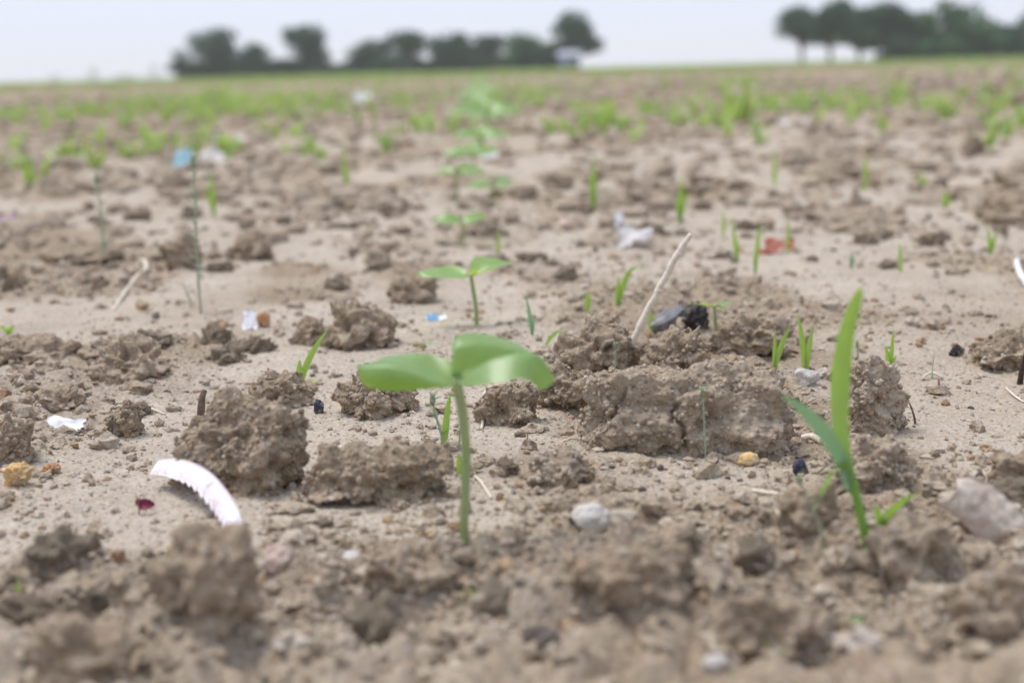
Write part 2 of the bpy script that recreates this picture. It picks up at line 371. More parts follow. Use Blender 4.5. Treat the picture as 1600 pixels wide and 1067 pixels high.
M_MAROON = leaf_mat('maroon_leaf', (0.16, 0.015, 0.05), (0.2, 0.03, 0.07), (0.30, 0.02, 0.08), 0.5, 200, 0.3)
M_PURPLE = plain_mat('purple_film', (0.19, 0.08, 0.24), (0.30, 0.16, 0.35), 60, 0.5, 0.3, dirt=0.5)

# ------------------------------------------------------------------ the field: one sheet from behind the camera to the horizon
def py_depth(py):
    d = ray(800, py); return d[1] * CAM_H / -d[2]
def broken_at(x, y):
    return np.clip(0.15 + 0.75 * rough_mask(x, y) + 0.5 * pn2(x * 2.1, y * 1.3, 41) + 0.35 * pn2(x * 6.5, y * 4.0, 42) + 0.25 * sstep(2.5, 6, y), 0, 1)
rows = [-6, -2.5, -1.0, -0.3, 0.0, 0.1, 0.17, 0.22]
pys = list(np.arange(1560, 905, -3.6)) + list(np.arange(905, 430, -1.5)) + list(np.arange(430, 150, -2.3))
rows += [py_depth(p) for p in pys]
rows += list(np.geomspace(rows[-1] * 1.02, 2600, 70))
rows = np.array(rows)
tc_ = np.arange(-0.395, 0.3951, 2.6 / FPX)
te = np.arange(0.40, 0.72, 0.0055); tl = np.geomspace(0.74, 3.0, 18)
tcol = np.concatenate([-tl[::-1], -te[::-1], tc_, te, tl])
YY, TT = np.meshgrid(rows, tcol, indexing='ij')
XX = np.sqrt(YY ** 2 + 0.12 ** 2) * TT
ZZ = gh(XX.ravel(), YY.ravel())
gV = np.stack([XX.ravel(), YY.ravel(), ZZ], 1)
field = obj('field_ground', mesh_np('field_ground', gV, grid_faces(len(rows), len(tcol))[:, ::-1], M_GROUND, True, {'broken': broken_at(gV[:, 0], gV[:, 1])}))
field['kind'] = 'structure'

# ------------------------------------------------------------------ soil clods
def clod_mesh(name, w, d, h, sub, seed, mat, cuts=9, lump=0.2, rough=1.0, grains=0, cracks=None, sink=0.28):
    r = np.random.default_rng(seed); V, F = ico(sub); p = V.copy()
    for _ in range(cuts):
        n = r.normal(size=3); n[2] = abs(n[2]) * 0.8 - 0.15; n /= np.linalg.norm(n); dd = r.uniform(0.52, 0.88)
        p = p - n * (np.maximum(0, p @ n - dd) * 0.88)[:, None]
    p = p + lump * np.stack([pn3(p * 1.7, seed + 1), pn3(p * 1.7, seed + 2), 0.8 * pn3(p * 1.7, seed + 3)], 1)
    p = p + 0.5 * lump * V * pn3(p * 3.9, seed + 4)[:, None]
    lo, hi = p.min(0), p.max(0); p = (p - (lo + hi) / 2) / (hi - lo)
    q = p * np.array([w, d, h * (1 + sink)]); q[:, 2] += h * (1 + sink) / 2 - h * sink
    nr = V / np.array([w, d, h * 1.2]); nr /= np.linalg.norm(nr, axis=1, keepdims=True)
    s = min(w, d, h * 1.4); k = min(1.0, s / 0.035) * rough
    disp = 0.11 * s * rough * pn3(q / (s * 0.42), seed + 5) + 0.06 * s * rough * pn3(q / (s * 0.17), seed + 6)
    disp -= 0.0042 * k * sstep(0.18, 0.55, pn3(q / 0.0125, seed + 7))
    disp += 0.0021 * k * pn3(q / 0.0065, seed + 8)
    disp -= 0.0034 * k * (wor3(q / 0.0058, seed + 9) - 0.5)
    if sub >= 6: disp -= 0.0010 * k * (wor3(q / 0.0016, seed + 11) - 0.5) * (sub >= 7)
    if sub >= 6: disp -= 0.0022 * k * (wor3(q / 0.0029, seed + 10) - 0.5)
    q = q + nr * disp[:, None]
    if cracks:
        for line, cw, cd in cracks:
            L = np.array(line, float); P = q[:, [0, 2]] + 0.0016 * np.stack([pn3(q / 0.006, 71), pn3(q / 0.006, 72)], 1); best = np.full(len(q), 9.0)
            for a, b in zip(L[:-1], L[1:]):
                ab = b - a; t = np.clip(((P - a) @ ab) / (ab @ ab), 0, 1); best = np.minimum(best, np.linalg.norm(P - a - t[:, None] * ab, axis=1))
            g = np.exp(-(best / cw) ** 2) * (V[:, 1] < 0.25); q = q - nr * (g * cd)[:, None]
    tint = np.zeros(len(q)); Fs = [F]; Vs = [q]; o = len(q)
    if grains:
        gv, gf = ico(1); pick = r.choice(np.where(q[:, 2] > 0.0)[0], grains)
        for i in pick:
            rad = 0.00035 + 0.0014 * r.random() ** 3
            Vs.append(q[i] + nr[i] * rad * 0.3 + gv * rad * (0.75 + 0.5 * r.random((len(gv), 1))) * r.uniform(0.7, 1.2, 3)); Fs.append(gf + o); o += len(gv)
        tint = np.concatenate([tint, np.repeat(r.uniform(0.02, 0.97, grains), len(gv))])
    return mesh_np(name, np.vstack(Vs), [np.vstack(Fs)], mat, True, {'tint': tint})
def put_clod(l, r_, top, base, dr, sub, seed, label, mat=None, name='soil_clod', rz=0.0, **kw):
    o, s = ground_at((l + r_) / 2, base)
    w = (r_ - l) * s; d = w * dr; dip = math.atan2(CAM_H - 0.01, o[1])
    h = max(((base - top) * s - d * 0.55 * math.sin(dip)) / math.cos(dip), 0.35 * (base - top) * s)
    y = o[1] + d * 0.42; x = o[0] * (y / o[1])
    me = clod_mesh(name, w * 0.97, d, h, sub, seed, mat or M_CLOD, **kw)
    c = obj(name, me, None, (x, y, gh1(x, y) * 0.5 + o[2] * 0.5 - 0.001)); c.rotation_euler = (0, 0, rz)
    OCC.append((x, y, w * 0.5, d * 0.5, h)); return tag(c, label, 'soil clod')
OCC = []
_, s1 = ground_at(1075, 712)
def ck(pts, cx=1075, by=700): return [((x - cx) * s1, (by - y) * s1 * 1.0) for x, y in pts]
big_cracks = [(ck([(1052, 618), (1046, 632), (1040, 642)]), 0.0009, 0.004), (ck([(1050, 642), (1058, 655), (1062, 676), (1066, 697)]), 0.0011, 0.006),
              (ck([(972, 590), (968, 608), (955, 626), (945, 640)]), 0.0008, 0.004)]
put_clod(890, 1262, 560, 716, 0.40, 7, 27, 'big pale cracked loaf-shaped soil clod behind the tall grass blade', M_PALE, cuts=4, lump=0.13, rough=0.85, grains=1800, cracks=big_cracks)
put_clod(256, 492, 596, 770, 0.60, 7, 36, 'tall dark jagged soil clod with the serrated plastic strip leaning on its foot', cuts=9, lump=0.26, rough=0.95, grains=900, rz=-0.38)
put_clod(470, 722, 684, 792, 0.5, 7, 41, 'low soil clod joining the tall jagged clod to the big seedling stem', cuts=8, lump=0.24, grains=700)
put_clod(1318, 1418, 556, 682, 0.8, 7, 52, 'upright rounded soil clod just behind the tall grass blade', M_PALE, cuts=7, lump=0.16, grains=440)
put_clod(738, 848, 594, 668, 0.8, 7, 63, 'rounded soil clod with a bent pale root on it beside the seedling stem', cuts=7, grains=440)
put_clod(838, 962, 566, 646, 0.7, 6, 74, 'shadowed soil clod wedged between the rooted clod and the cracked clod', cuts=9, grains=400)
put_clod(518, 654, 572, 656, 0.8, 7, 85, 'sloping soil clod behind the drooping olive leaf of the big seedling', cuts=8, grains=440)
put_clod(146, 274, 522, 600, 0.8, 6, 96, 'lone dark soil clod on the smooth crust behind the standing brown stub', cuts=9, lump=0.22)
put_clod(-40, 142, 520, 574, 0.6, 6, 101, 'wide flattened soil clod at the edge of the smooth crust', cuts=8, lump=0.25)
put_clod(505, 628, 460, 548, 0.8, 6, 112, 'dark steep soil clod behind the single curved grass sprout', cuts=10, lump=0.24)
put_clod(448, 520, 492, 540, 0.9, 6, 123, 'small soil clod touching the dark steep clod', cuts=9)
put_clod(168, 226, 618, 684, 0.9, 6, 134, 'small upright crumbly clod near the white paper scrap', cuts=8, grains=300)
put_clod(-30, 60, 648, 728, 0.8, 6, 145, 'crumbly soil mound in front of the white paper scrap', cuts=8, grains=300)
put_clod(56, 132, 600, 642, 0.8, 6, 156, 'knobbly soil clod behind the white paper scrap', cuts=9)
put_clod(1508, 1640, 510, 580, 0.8, 6, 167, 'crumbly soil clod beside the dark standing twig', cuts=8, lump=0.25, grains=200)
put_clod(1278, 1448, 676, 772, 0.7, 6, 178, 'lumpy grain-studded clod behind the foot of the tall grass', M_PALE, cuts=8, lump=0.28, grains=840)
put_clod(815, 930, 698, 758, 0.7, 6, 189, 'flat soft-edged clod in front of the cracked clod', M_PALE, cuts=7, grains=400)
put_clod(862, 1010, 488, 582, 0.8, 6, 190, 'rugged clod at the foot of the leaning dry straw', cuts=9, lump=0.26, grains=360)
put_clod(1000, 1132, 508, 592, 0.8, 6, 203, 'rugged clod in front of the slate-grey shard', cuts=9, lump=0.24, grains=360)
put_clod(1100, 1252, 486, 560, 0.7, 6, 214, 'dark clod beneath the thin-stalked flat-topped seedling', cuts=9, lump=0.26, grains=300)
put_clod(1090, 1180, 556, 600, 0.8, 6, 225, 'flaky clod between the cracked clod and the twin grass sprouts', cuts=10)
put_clod(380, 500, 578, 640, 0.6, 6, 236, 'rubbly clod under the single curved grass sprout', cuts=9, lump=0.26, grains=200)
put_clod(228, 424, 822, 1000, 0.7, 6, 247, 'big dark rounded clod in front of the serrated plastic strip', cuts=7, lump=0.2, rough=0.8)
put_clod(30, 250, 930, 1090, 0.7, 6, 258, 'dark low clod in the churned soil beyond the smooth crust edge', cuts=8, lump=0.24)
put_clod(880, 1100, 846, 975, 0.6, 6, 269, 'grey-brown clod in front of the white rounded stone', cuts=8, lump=0.24, grains=240)
put_clod(1330, 1500, 800, 930, 0.7, 6, 270, 'clod at the foot of the forked grass shoot', M_PALE, cuts=8, lump=0.24)
put_clod(1210, 1310, 740, 842, 0.8, 6, 281, 'grey clod beside the short downy weed at the tall grass', cuts=8)
put_clod(1095, 1280, 905, 1020, 0.6, 6, 292, 'broad brown clod in the churned soil below the tall grass', cuts=8, lump=0.26)
put_clod(1470, 1640, 880, 1010, 0.7, 6, 303, 'rough clod in front of the buff bark slab', cuts=8, lump=0.24)
put_clod(560, 720, 845, 935, 0.7, 6, 314, 'broken clod in front of the big seedling stem', cuts=9, lump=0.26)
put_clod(1540, 1650, 690, 770, 0.8, 6, 325, 'clod behind the buff bark slab', cuts=8)
put_clod(1530, 1650, 300, 352, 0.9, 6, 336, 'dark hollowed clod far across the crust beyond the white curled strip', cuts=9)
put_clod(600, 690, 425, 476, 0.9, 6, 347, 'dark clod beside the second seedling of the sown row', cuts=9)
put_clod(248, 320, 362, 420, 0.9, 6, 358, 'dark clod beside the tallest downy weed', cuts=9)
put_clod(60, 200, 384, 412, 0.6, 6, 369, 'long low clod with a dark undercut edge behind the curved straw', cuts=8)
put_clod(350, 430, 360, 408, 0.9, 6, 370, 'brown clod between the tallest downy weed and the third seedling', cuts=9)

# small loose clods: 14 shapes, a few hundred individuals
def clear_of(x, y, r):
    for (a, b, w, d, h) in OCC:
        if ((x - a) / (w + r)) ** 2 + ((y - b) / (d + r)) ** 2 < 0.8: return False
    return True
small_shapes = [clod_mesh('small_clod', 1.0, random.uniform(0.75, 1.1), random.uniform(0.5, 0.8), 5, 400 + i, M_PALE if i % 3 else M_CLOD, cuts=9, lump=0.24, sink=0.3) for i in range(14)]
for me in small_shapes:       # built at unit size: grain relief belongs to the real size, so add it in proportion
    co = np.empty(len(me.vertices) * 3, np.float32); me.vertices.foreach_get('co', co); co = co.reshape(-1, 3).astype(float)
    nr = co - np.array([0, 0, 0.15]); nr /= np.linalg.norm(nr, axis=1, keepdims=True) + 1e-9
    co = co + nr * (0.085 * pn3(co / 0.22, 3) - 0.13 * (wor3(co / 0.20, 5) - 0.5) * 0.8 - 0.07 * (wor3(co / 0.1, 6) - 0.5))[:, None]
    me.vertices.foreach_set('co', co.astype(np.float32).ravel()); me.update()
for a_, b_, r_ in [(925, 826, .022), (433, 896, .018), (24, 762, .02), (300, 800, .03), (340, 840, .02), (727, 852, .022), (745, 508, .02), (722, 380, .02), (1357, 856, .02), (1377, 857, .015), (100, 672, .02), (222, 804, .012), (389, 516, .014), (412, 512, .012), (682, 500, .014), (692, 706, .012),
                   (1172, 728, .012), (1252, 742, .012), (1288, 868, .014), (1103, 718, .016), (498, 646, .01), (368, 640, .01), (990, 388, .03), (1222, 396, .03), (1536, 846, .03), (200, 460, .03), (314, 490, .015), (166, 412, .02), (1391, 580, .01), (1264, 604, .01), (1196, 770, .012), (76, 742, .01), (770, 312, .03), (714, 312, .03)]:
    g_, _s = ground_at(a_, b_)
    for q_ in (0.0, 1.0, 2.0): OCC.append((g_[0] * (1 - q_ * 0.03), g_[1] - q_ * r_, r_, r_, 0))
LANDMARKS = []
for nm, a_, b_ in [('big seedling', 727, 852), ('second seedling of the row', 745, 508), ('third seedling of the row', 722, 380), ('far sown row', 752, 246), ('leaning dry straw', 1010, 540), ('cracked loaf-shaped clod', 1075, 700), ('tall grass plant', 1357, 856),
                   ('plastic strip', 300, 790), ('white paper scrap', 100, 672), ('white shell-like scrap', 389, 516), ('curved straw', 200, 460), ('tallest downy weed', 314, 490), ('red wrapper', 1222, 396), ('dusty film scrap', 990, 388), ('dark standing twig', 1592, 600),
                   ('white curled strip', 1590, 430), ('buff bark slab', 1545, 840), ('white rounded stone', 925, 826), ('purple film', 4, 350), ('cyan scrap', 285, 262), ('lone sprout on the crust', 1391, 580), ('pale forked sprout', 1548, 398), ('far pale crust', 1352, 300), ('ochre stone', 24, 762), ('churned near strip', 800, 1000), ('low edge clod', 130, 1000)]:
    g_, _s = ground_at(a_, b_); LANDMARKS.append((nm, g_[0], g_[1]))
n_small = 0; SMALL = []
tries = 0
while n_small < 290 and tries < 6000:
    tries += 1
    y = float(np.exp(random.uniform(math.log(0.43), math.log(4.2)))); x = y * random.uniform(-0.39, 0.39)
    rm = float(rough_mask(np.array([x]), np.array([y]))[0])
    if y < 1.2 and random.random() > 0.03 + 0.9 * rm: continue
    size = (0.006 + 0.019 * random.random() ** 2.2) * (1.0 + 0.55 * min(max(y - 0.8, 0), 1.6))
    if not clear_of(x, y, size * 0.5): continue
    c = obj('small_soil_clod', small_shapes[random.randrange(14)], None, (x, y, gh1(x, y) - size * 0.10))
    c.scale = (size * random.uniform(0.8, 1.3), size, size * random.uniform(0.75, 1.15)); c.rotation_euler = (random.uniform(-0.3, 0.3), random.uniform(-0.3, 0.3), random.uniform(0, 6.28))
    near_ = min(LANDMARKS, key=lambda q: (q[1] - x) ** 2 + ((q[2] - y) * 0.7) ** 2)[0]
    sz_ = 'pea-sized' if size < 0.011 else ('hazelnut-sized' if size < 0.020 else ('walnut-sized' if size < 0.032 else 'fist-sized'))
    tag(c, f'{sz_} loose soil clod near the {near_}', 'soil clod', f'{sz_} clods near the {near_}')
    OCC.append((x, y, size * 0.5, size * 0.5, size * 0.6)); SMALL.append(c); n_small += 1

# crumbs, grit and sand grains nobody could count
def scatter_stuff(name, n, y0, y1, smin, smax, power, sub, seed, clump, mats, tint_lo=0.02, tint_hi=1.0, plain=0.0):
    n = int(n * 1.4); r = np.random.default_rng(seed); gv, gf = ico(sub) if sub > 0 else (np.array([[1, 0, 0], [-1, 0, 0], [0, 1, 0], [0, -1, 0], [0, 0, 1], [0, 0, -1.0]]), np.array([[0, 2, 4], [2, 1, 4], [1, 3, 4], [3, 0, 4], [2, 0, 5], [1, 2, 5], [3, 1, 5], [0, 3, 5]]))
    y = np.exp(r.uniform(math.log(y0), math.log(y1), n * 4)); x = y * r.uniform(-0.58, 0.58, n * 4)
    keep = r.random(n * 4) < np.clip((1 - clump) + clump * (0.15 + 0.75 * rough_mask(x, y) + 0.5 * pn2(x * 28, y * 22, 31) + 0.4 * pn2(x * 9, y * 7, 32)), 0.02, 1)
    x, y = x[keep][:n], y[keep][:n]; n = len(x)
    sz = (smin + (smax - smin) * r.random(n) ** power) * (0.75 + 0.35 * y)
    z = gh(x, y) + sz * 0.25
    k = len(gv)
    off = r.uniform(0, 200, (n, 1, 3)); co = 1 + 0.55 * pn3((gv[None] * 1.4 + off).reshape(-1, 3)).reshape(n, k, 1)
    sh = gv[None] * co * (0.72 + 0.56 * r.random((n, k, 1))) * r.uniform(0.65, 1.35, (n, 1, 3)) * np.array([1, 1, 0.75])
    a = r.uniform(0, 6.28, n); ca, sa = np.cos(a)[:, None], np.sin(a)[:, None]
    P = np.stack([sh[..., 0] * ca - sh[..., 1] * sa, sh[..., 0] * sa + sh[..., 1] * ca, sh[..., 2]], 2) * sz[:, None, None] + np.stack([x, y, z], 1)[:, None]
    Fa = (gf[None] + (np.arange(n) * k)[:, None, None]).reshape(-1, 3)
    o = obj(name, mesh_np(name, P.reshape(-1, 3), Fa, mats, False, {'tint': np.repeat(np.where(r.random(n) < plain, 0.0, r.uniform(tint_lo, tint_hi, n)), k)}))
    o['kind'] = 'stuff'; return o
tag(scatter_stuff('soil_grit', 24000, 0.42, 1.6, 0.00035, 0.0012, 2.0, 0, 51, 0.6, M_GROUND), 'fine grit and sand grains strewn over the soil crust', 'grit')
tag(scatter_stuff('soil_rubble', 2600, 0.40, 1.5, 0.0016, 0.0056, 3.4, 2, 55, 1.0, M_PALE, 0.62, 1.0, 0.78), 'crumbly soil rubble between the clods', 'rubble')
tag(scatter_stuff('soil_crumbs', 9000, 0.42, 2.2, 0.0006, 0.0028, 3.0, 1, 52, 0.9, M_PALE, 0.02, 0.99), 'dark soil crumbs scattered over the crust', 'crumbs')
tag(scatter_stuff('distant_clods', 4200, 1.5, 14.0, 0.003, 0.014, 3.0, 1, 53, 0.9, M_PALE, 0.0, 0.5, 0.85), 'mass of soil clods covering the far ploughed field', 'soil clods')

# ------------------------------------------------------------------ plants: helpers
def loft_leaf(stations, s, nu=48, nv=37, th=0.0004):
    """stations: list of (x or 5 x's, [(d,z)*5]) in photograph pixels about the node"""
    A = []
    for xs, pts in stations:
        xs = xs if isinstance(xs, (list, tuple)) else [xs] * len(pts)
        A.append([[x, d, z] for x, (d, z) in zip(xs, pts)])
    A = crom(np.array(A, float), nu)                     # along
    A = np.array([crom(row, nv) for row in A])           # across
    return sheet(A.reshape(-1, 3) * s, nu, nv)
def disc_leaf(L, Wd, az, el, roll=0.0, cup=0.15, droop=0.25, wav=0.05, notch=0.1, seed=0, nu=20, nv=15, th=0.0004):
    """broad seed-leaf: outline from a rounded profile, folded along the midrib; base at the origin"""
    u = np.linspace(0, 1, nu); v = np.linspace(-1, 1, nv); U, Vv = np.meshgrid(u, v, indexing='ij')
    prof = np.sin(np.pi * np.clip(U, 0, 1) ** 0.8) ** 0.62
    prof[0] = 0.06; prof[-1] = 0.05
    x = L * (0.02 + U) - 0.18 * L * notch * (np.abs(Vv) ** 2) * np.sin(np.pi * U)
    y = 0.5 * Wd * prof * Vv
    z = cup * Wd * np.abs(Vv) ** 1.4 * prof - droop * L * U ** 2 + wav * L * np.sin(5 * U + 2.2 * Vv + seed)
    P = np.stack([x, y, z], 2).reshape(-1, 3)
    R = Matrix.Rotation(az, 3, 'Z') @ Matrix.Rotation(-el, 3, 'Y') @ Matrix.Rotation(roll, 3, 'X')
    P = P @ np.array(R).T
    return sheet(P, nu, nv)
def blade(path, wmax, wdir, n=18, fold=0.25, th=0.00022, base=0.55, tip=0.04, peak=0.35):
    P = crom(np.array(path, float), n); wd = np.array(wdir, float); wd /= np.linalg.norm(wd)
    T = np.gradient(P, axis=0); T /= np.linalg.norm(T, axis=1, keepdims=True)
    V = []
    for i, u in enumerate(np.linspace(0, 1, n)):
        w = wmax * 0.5 * (base + (1 - base) * min(1, u / peak)) * (1.0 if u < peak else max(tip, (1 - ((u - peak) / (1 - peak)) ** 1.7)))
        side = wd - T[i] * (wd @ T[i]); side /= np.linalg.norm(side); nn = np.cross(side, T[i])
        for f in (-1, -0.5, 0, 0.5, 1): V.append(P[i] + side * w * f + nn * w * fold * abs(f))
    return sheet(np.array(V), n, 5)
def part(name, geo, mat, parent, uv=None):
    V, F = join([geo] if isinstance(geo, tuple) else geo); at = None
    if uv:        # where on the leaf each point lies: for the veins
        U, Vv = np.meshgrid(np.linspace(0.01, 1, uv[0]), np.linspace(-1, 1, uv[1]), indexing='ij'); k = uv[0] * uv[1]
        lu = np.zeros(len(V)); lv = np.ones(len(V)); lu[:k] = U.ravel(); lv[:k] = Vv.ravel(); at = {'leaf_u': lu, 'leaf_v': lv}
    return obj(name, mesh_np(name, V, F, mat, True, at), parent)
def px3(pts, s): return [np.array(p, float) * s for p in pts]

# ------------------------------------------------------------------ the sown row
o, s = ground_at(727, 852)
A = thing('seedling', 'tall seedling with two broad wavy leaves, the biggest of the row', 'seedling', o)
part('stem', tube(px3([(0, 0, -12), (-1, 0, 30), (3, 1, 90), (6, 2, 150), (3, 2, 210), (-3, 1, 250), (-4, 0, 268)], s), np.array([7.2, 7.2, 7.3, 7.5, 7.8, 8.0, 5.0]) * s, 12, 30), M_STEM, A)
node = np.array([-5, 0, 268]) * s
def shift(g, v): return (g[0] + v, g[1], g[2])
right = [(-6, [(-3, -6), (0, -3), (5, 4), (12, 34), (30, 47)]), ([14, 12, 10, 8, 8], [(-16, -9), (-3, 3), (8, 8), (16, 44), (44, 59)]),
         ([58, 55, 52, 50, 50], [(-46, 0), (-2, 28), (10, 18), (20, 47), (54, 56)]), ([102, 100, 98, 96, 94], [(-42, 6), (-4, 36), (8, 25), (18, 38), (50, 41)]),
         ([124, 130, 130, 126, 122], [(-12, -16), (-2, 26), (8, 22), (16, 25), (36, 24)]), ([134, 148, 150, 148, 144], [(-8, -20), (0, -10), (4, -6), (8, -2), (14, 2)])]
left = [(-6, [(24, 20), (10, 4), (-2, -8), (-6, -11), (-8, -13)]), (-38, [(46, 28), (20, 13), (-10, 1), (-14, -7), (-12, -13)]),
        (-70, [(46, 30), (20, 26), (-16, 17), (-20, -2), (-6, -16)]), (-105, [(36, 29), (15, 28), (-12, 23), (-17, 2), (-2, -17)]),
        ([-138, -138, -139, -137, -133], [(15, 22), (8, 21), (-2, 19), (-6, 2), (4, -12)]), ([-152, -151, -149, -146, -138], [(9, 24), (5, 22), (-2, 19), (-5, 4), (3, -10)])]
part('leaf', shift(loft_leaf(right, s), node), M_COTY, A, (48, 37))
part('leaf', shift(loft_leaf(left, s), node), M_COTY, A, (48, 37))
part('growing_tip', [shift(tube(px3([(0, 2, -4), (3, 0, 8), (8, -2, 15)], s), np.array([3.5, 4, 1.2]) * s, 8, 8), node), shift(tube(px3([(0, 2, -4), (-4, 0, 6), (-6, -2, 11)], s), np.array([3, 3, 1]) * s, 8, 8), node)], M_COTY, A)

def seedling(px, py, hpx, specs, label, group=None, lean=(0, 0), name='seedling'):
    """specs: leaves as (length, width, azimuth deg, elevation deg, roll deg, cup, droop) with sizes in pixels"""
    o, s = ground_at(px, py)
    e = thing(name, label, 'seedling', o, group)
    tip = np.array([lean[0], lean[1], hpx]) * s
    part('stem', tube([np.array([0, 0, -6 * s]), tip * 0.35 + np.array([2.0 * s, 0, 0]), tip * 0.75 + np.array([1.0 * s, 0, 0]), tip], np.array([3.2, 3.2, 3.4, 2.4]) * s * max(hpx / 75, 0.6), 10, 14), M_STEM, e)
    for k, (L, Wd, az, el, ro, cup, dr) in enumerate(specs):
        g = disc_leaf(L * s, Wd * s, math.radians(az), math.radians(el), math.radians(ro), cup, dr, 0.03, 0.2, px + k)
        pet = tube([tip - np.array([0, 0, 3 * s]), tip + np.array([math.cos(math.radians(az)), math.sin(math.radians(az)), 0.4]) * s * 5], np.array([1.8, 1.4]) * s, 6)
        lf = part('leaf', shift(g, tip + np.array([math.cos(math.radians(az)), math.sin(math.radians(az)), 0.3]) * s * 3), M_COTY, e, (20, 15)); part('petiole', pet, M_STEM, lf)
    return e
B = seedling(745, 508, 78, [(78, 54, 184, 8, -16, 0.05, 0.08), (66, 56, 20, 24, 12, 0.20, 0.26), (20, 10, 300, 45, 0, 0.1, 0.1)], 'second seedling of the sown row with one flat and one curled leaf', None, (-7, 0))
Cc = seedling(722, 380, 34, [(42, 34, 172, 22, -24, 0.14, 0.25), (38, 32, 10, 26, 24, 0.14, 0.25)], 'third seedling of the sown row with two short level leaves')
D = seedling(770, 312, 20, [(36, 32, 185, 14, -26, 0.12, 0.3), (34, 30, 5, 18, 26, 0.12, 0.3)], 'fourth seedling of the sown row, squat with low leaves')
E = seedling(714, 312, 40, [(30, 28, 168, 14, -24, 0.14, 0.3), (44, 36, 8, 14, 24, 0.14, 0.3)], 'fifth seedling of the sown row standing on a bare stalk')
rowdir = []
far_lab = 'bright green seedling in the far part of the sown row'
proto = [seedling(740, 272, 30, [(40, 36, 175, 16, -26, 0.12, 0.3), (38, 36, 12, 20, 26, 0.12, 0.3), (26, 20, 80, 55, 0, .1, .1)], 'sixth seedling of the sown row, by the white scrap lying in the row'),
         seedling(752, 246, 30, [(38, 34, 195, 20, -26, 0.12, 0.3), (38, 34, 345, 16, 26, 0.12, 0.3), (26, 20, 100, 45, 0, .1, .1)], 'seventh seedling of the sown row')]
y = 3.15; k = 0
while y < 34:
    pxr = 748 + 7 * math.sin(k * 2.3) * min(1.0, 3 / y * 1.6) + (10 if 3.6 < y < 5 else 0)
    d = ray(pxr, 113 + FPX * CAM_H / y); t = CAM_H / -d[2]; x = d[0] * t
    c = copy_tree(proto[k % 2], (x + random.uniform(-0.02, 0.02), y, gh1(x, y)), random.uniform(-0.5, 0.5), random.uniform(1.15, 1.6))
    if k < 5: c['label'] = ('eighth', 'ninth', 'tenth', 'eleventh', 'twelfth')[k] + ' seedling of the sown row, counted from the biggest'
    else: c['label'] = far_lab; c['group'] = 'far seedlings of the sown row'
    k += 1; y += random.uniform(0.36, 0.50) * (1 if y < 12 else 1.8)

# ------------------------------------------------------------------ grasses
o, s = ground_at(1357, 856)
G = thing('grass_plant', 'tall grass plant with one long upright blade and a bluish side blade', 'grass', o)
part('stem', tube(px3([(0, 0, -8), (-14, 2, 60), (-30, 3, 120), (-44, 2, 160)], s), np.array([7, 7.5, 7.5, 5]) * s, 10, 14), M_BLADE, G)
part('blade', blade(px3([(-30, 0, 110), (-42, 3, 160), (-47, 8, 215), (-46, 10, 280), (-38, 8, 345), (-24, 2, 400), (-20, -3, 412)], s), 30 * s, (1, -0.1, 0), 26, 0.2, base=0.55, peak=0.45), M_BLADE, G)
part('blade', blade(px3([(-30, 0, 95), (-44, -6, 140), (-70, -14, 185), (-105, -22, 226), (-146, -30, 258)], s), 25 * s, (0.75, -0.1, 0.66), 22, 0.2, base=0.6, peak=0.5), M_BLUEB, G)
part('blade', blade(px3([(-34, -3, 120), (-46, -8, 140), (-62, -10, 128), (-76, -12, 100), (-80, -12, 88)], s), 17 * s, (0.5, -0.4, 0.75), 16, 0.25, base=0.7), M_BLADE, G)
o, s = ground_at(1377, 857)
G2_ = thing('grass_plant', 'short forked grass shoot beside the tall grass plant', 'grass', o)
part('stem', tube(px3([(0, 0, -8), (0, 0, 30), (0, 0, 52)], s), np.array([6.5, 6, 4]) * s, 8, 8), M_BLADE, G2_)
part('blade', blade(px3([(0, 0, 36), (10, -2, 56), (28, -6, 76), (50, -10, 92)], s), 15 * s, (-0.5, -0.2, 0.8), 14, 0.2), M_BLADE, G2_)
part('blade', blade(px3([(0, 0, 36), (-6, -2, 54), (-13, -3, 74)], s), 14 * s, (1, -0.2, 0), 12, 0.2), M_BLADE, G2_)
def sprout(px, py, blades, label, mat=None, group=None):
    """blades: (dx, height, width, bend) in pixels"""
    o, s = ground_at(px, py); e = thing('grass_sprout', label, 'grass', o, group)
    for (dx, h, w, bend) in blades:
        if py < 440: w, h = w * 0.72, h * 1.12
        p = px3([(0, 0, -4), (dx * 0.25, 0, h * 0.35), (dx * 0.6, -2, h * 0.7), (dx, -3, h - bend * 0.3), (dx + bend, -4, h)][: 5 if bend else 4], s)
        part('blade', blade(p, w * s, (1, -0.25, 0.15), 12, 0.25), mat or M_BLADE, e)
    return e
sprout(469, 600, [(48, 86, 11, 0), (2, 40, 12, 0), (40, 8, 7, 0)], 'single curved grass sprout with a short second blade by the rubbly clod')
sprout(965, 474, [(24, 68, 9, 26), (2, 48, 9, 0)], 'arching grass sprout behind the leaning dry straw')
sprout(918, 492, [(2, 36, 10, 0)], 'short single grass spike between two clods by the straw')
sprout(832, 524, [(-9, 64, 7, 0), (3, 30, 5, 0)], 'thin bluish grass sprout between the second seedling and the straw', M_BLUEB)
sprout(852, 540, [(24, 26, 6, 8)], 'low arched grass sprout in front of the thin bluish one')
sprout(1018, 520, [(-2, 42, 9, 0)], 'yellowing grass blade touching the leaning dry straw')
sprout(1210, 580, [(0, 66, 7, 0), (24, 72, 9, 0)], 'twin grass sprout shaped like a narrow letter V')
sprout(1259, 588, [(-14, 100, 10, 0), (10, 84, 9, 0)], 'taller twin grass sprout next to the narrow V sprout')
sprout(1391, 580, [(3, 66, 7, 0), (-10, 42, 9, 0), (8, 26, 7, 0)], 'three-bladed grass sprout standing alone on the crust')
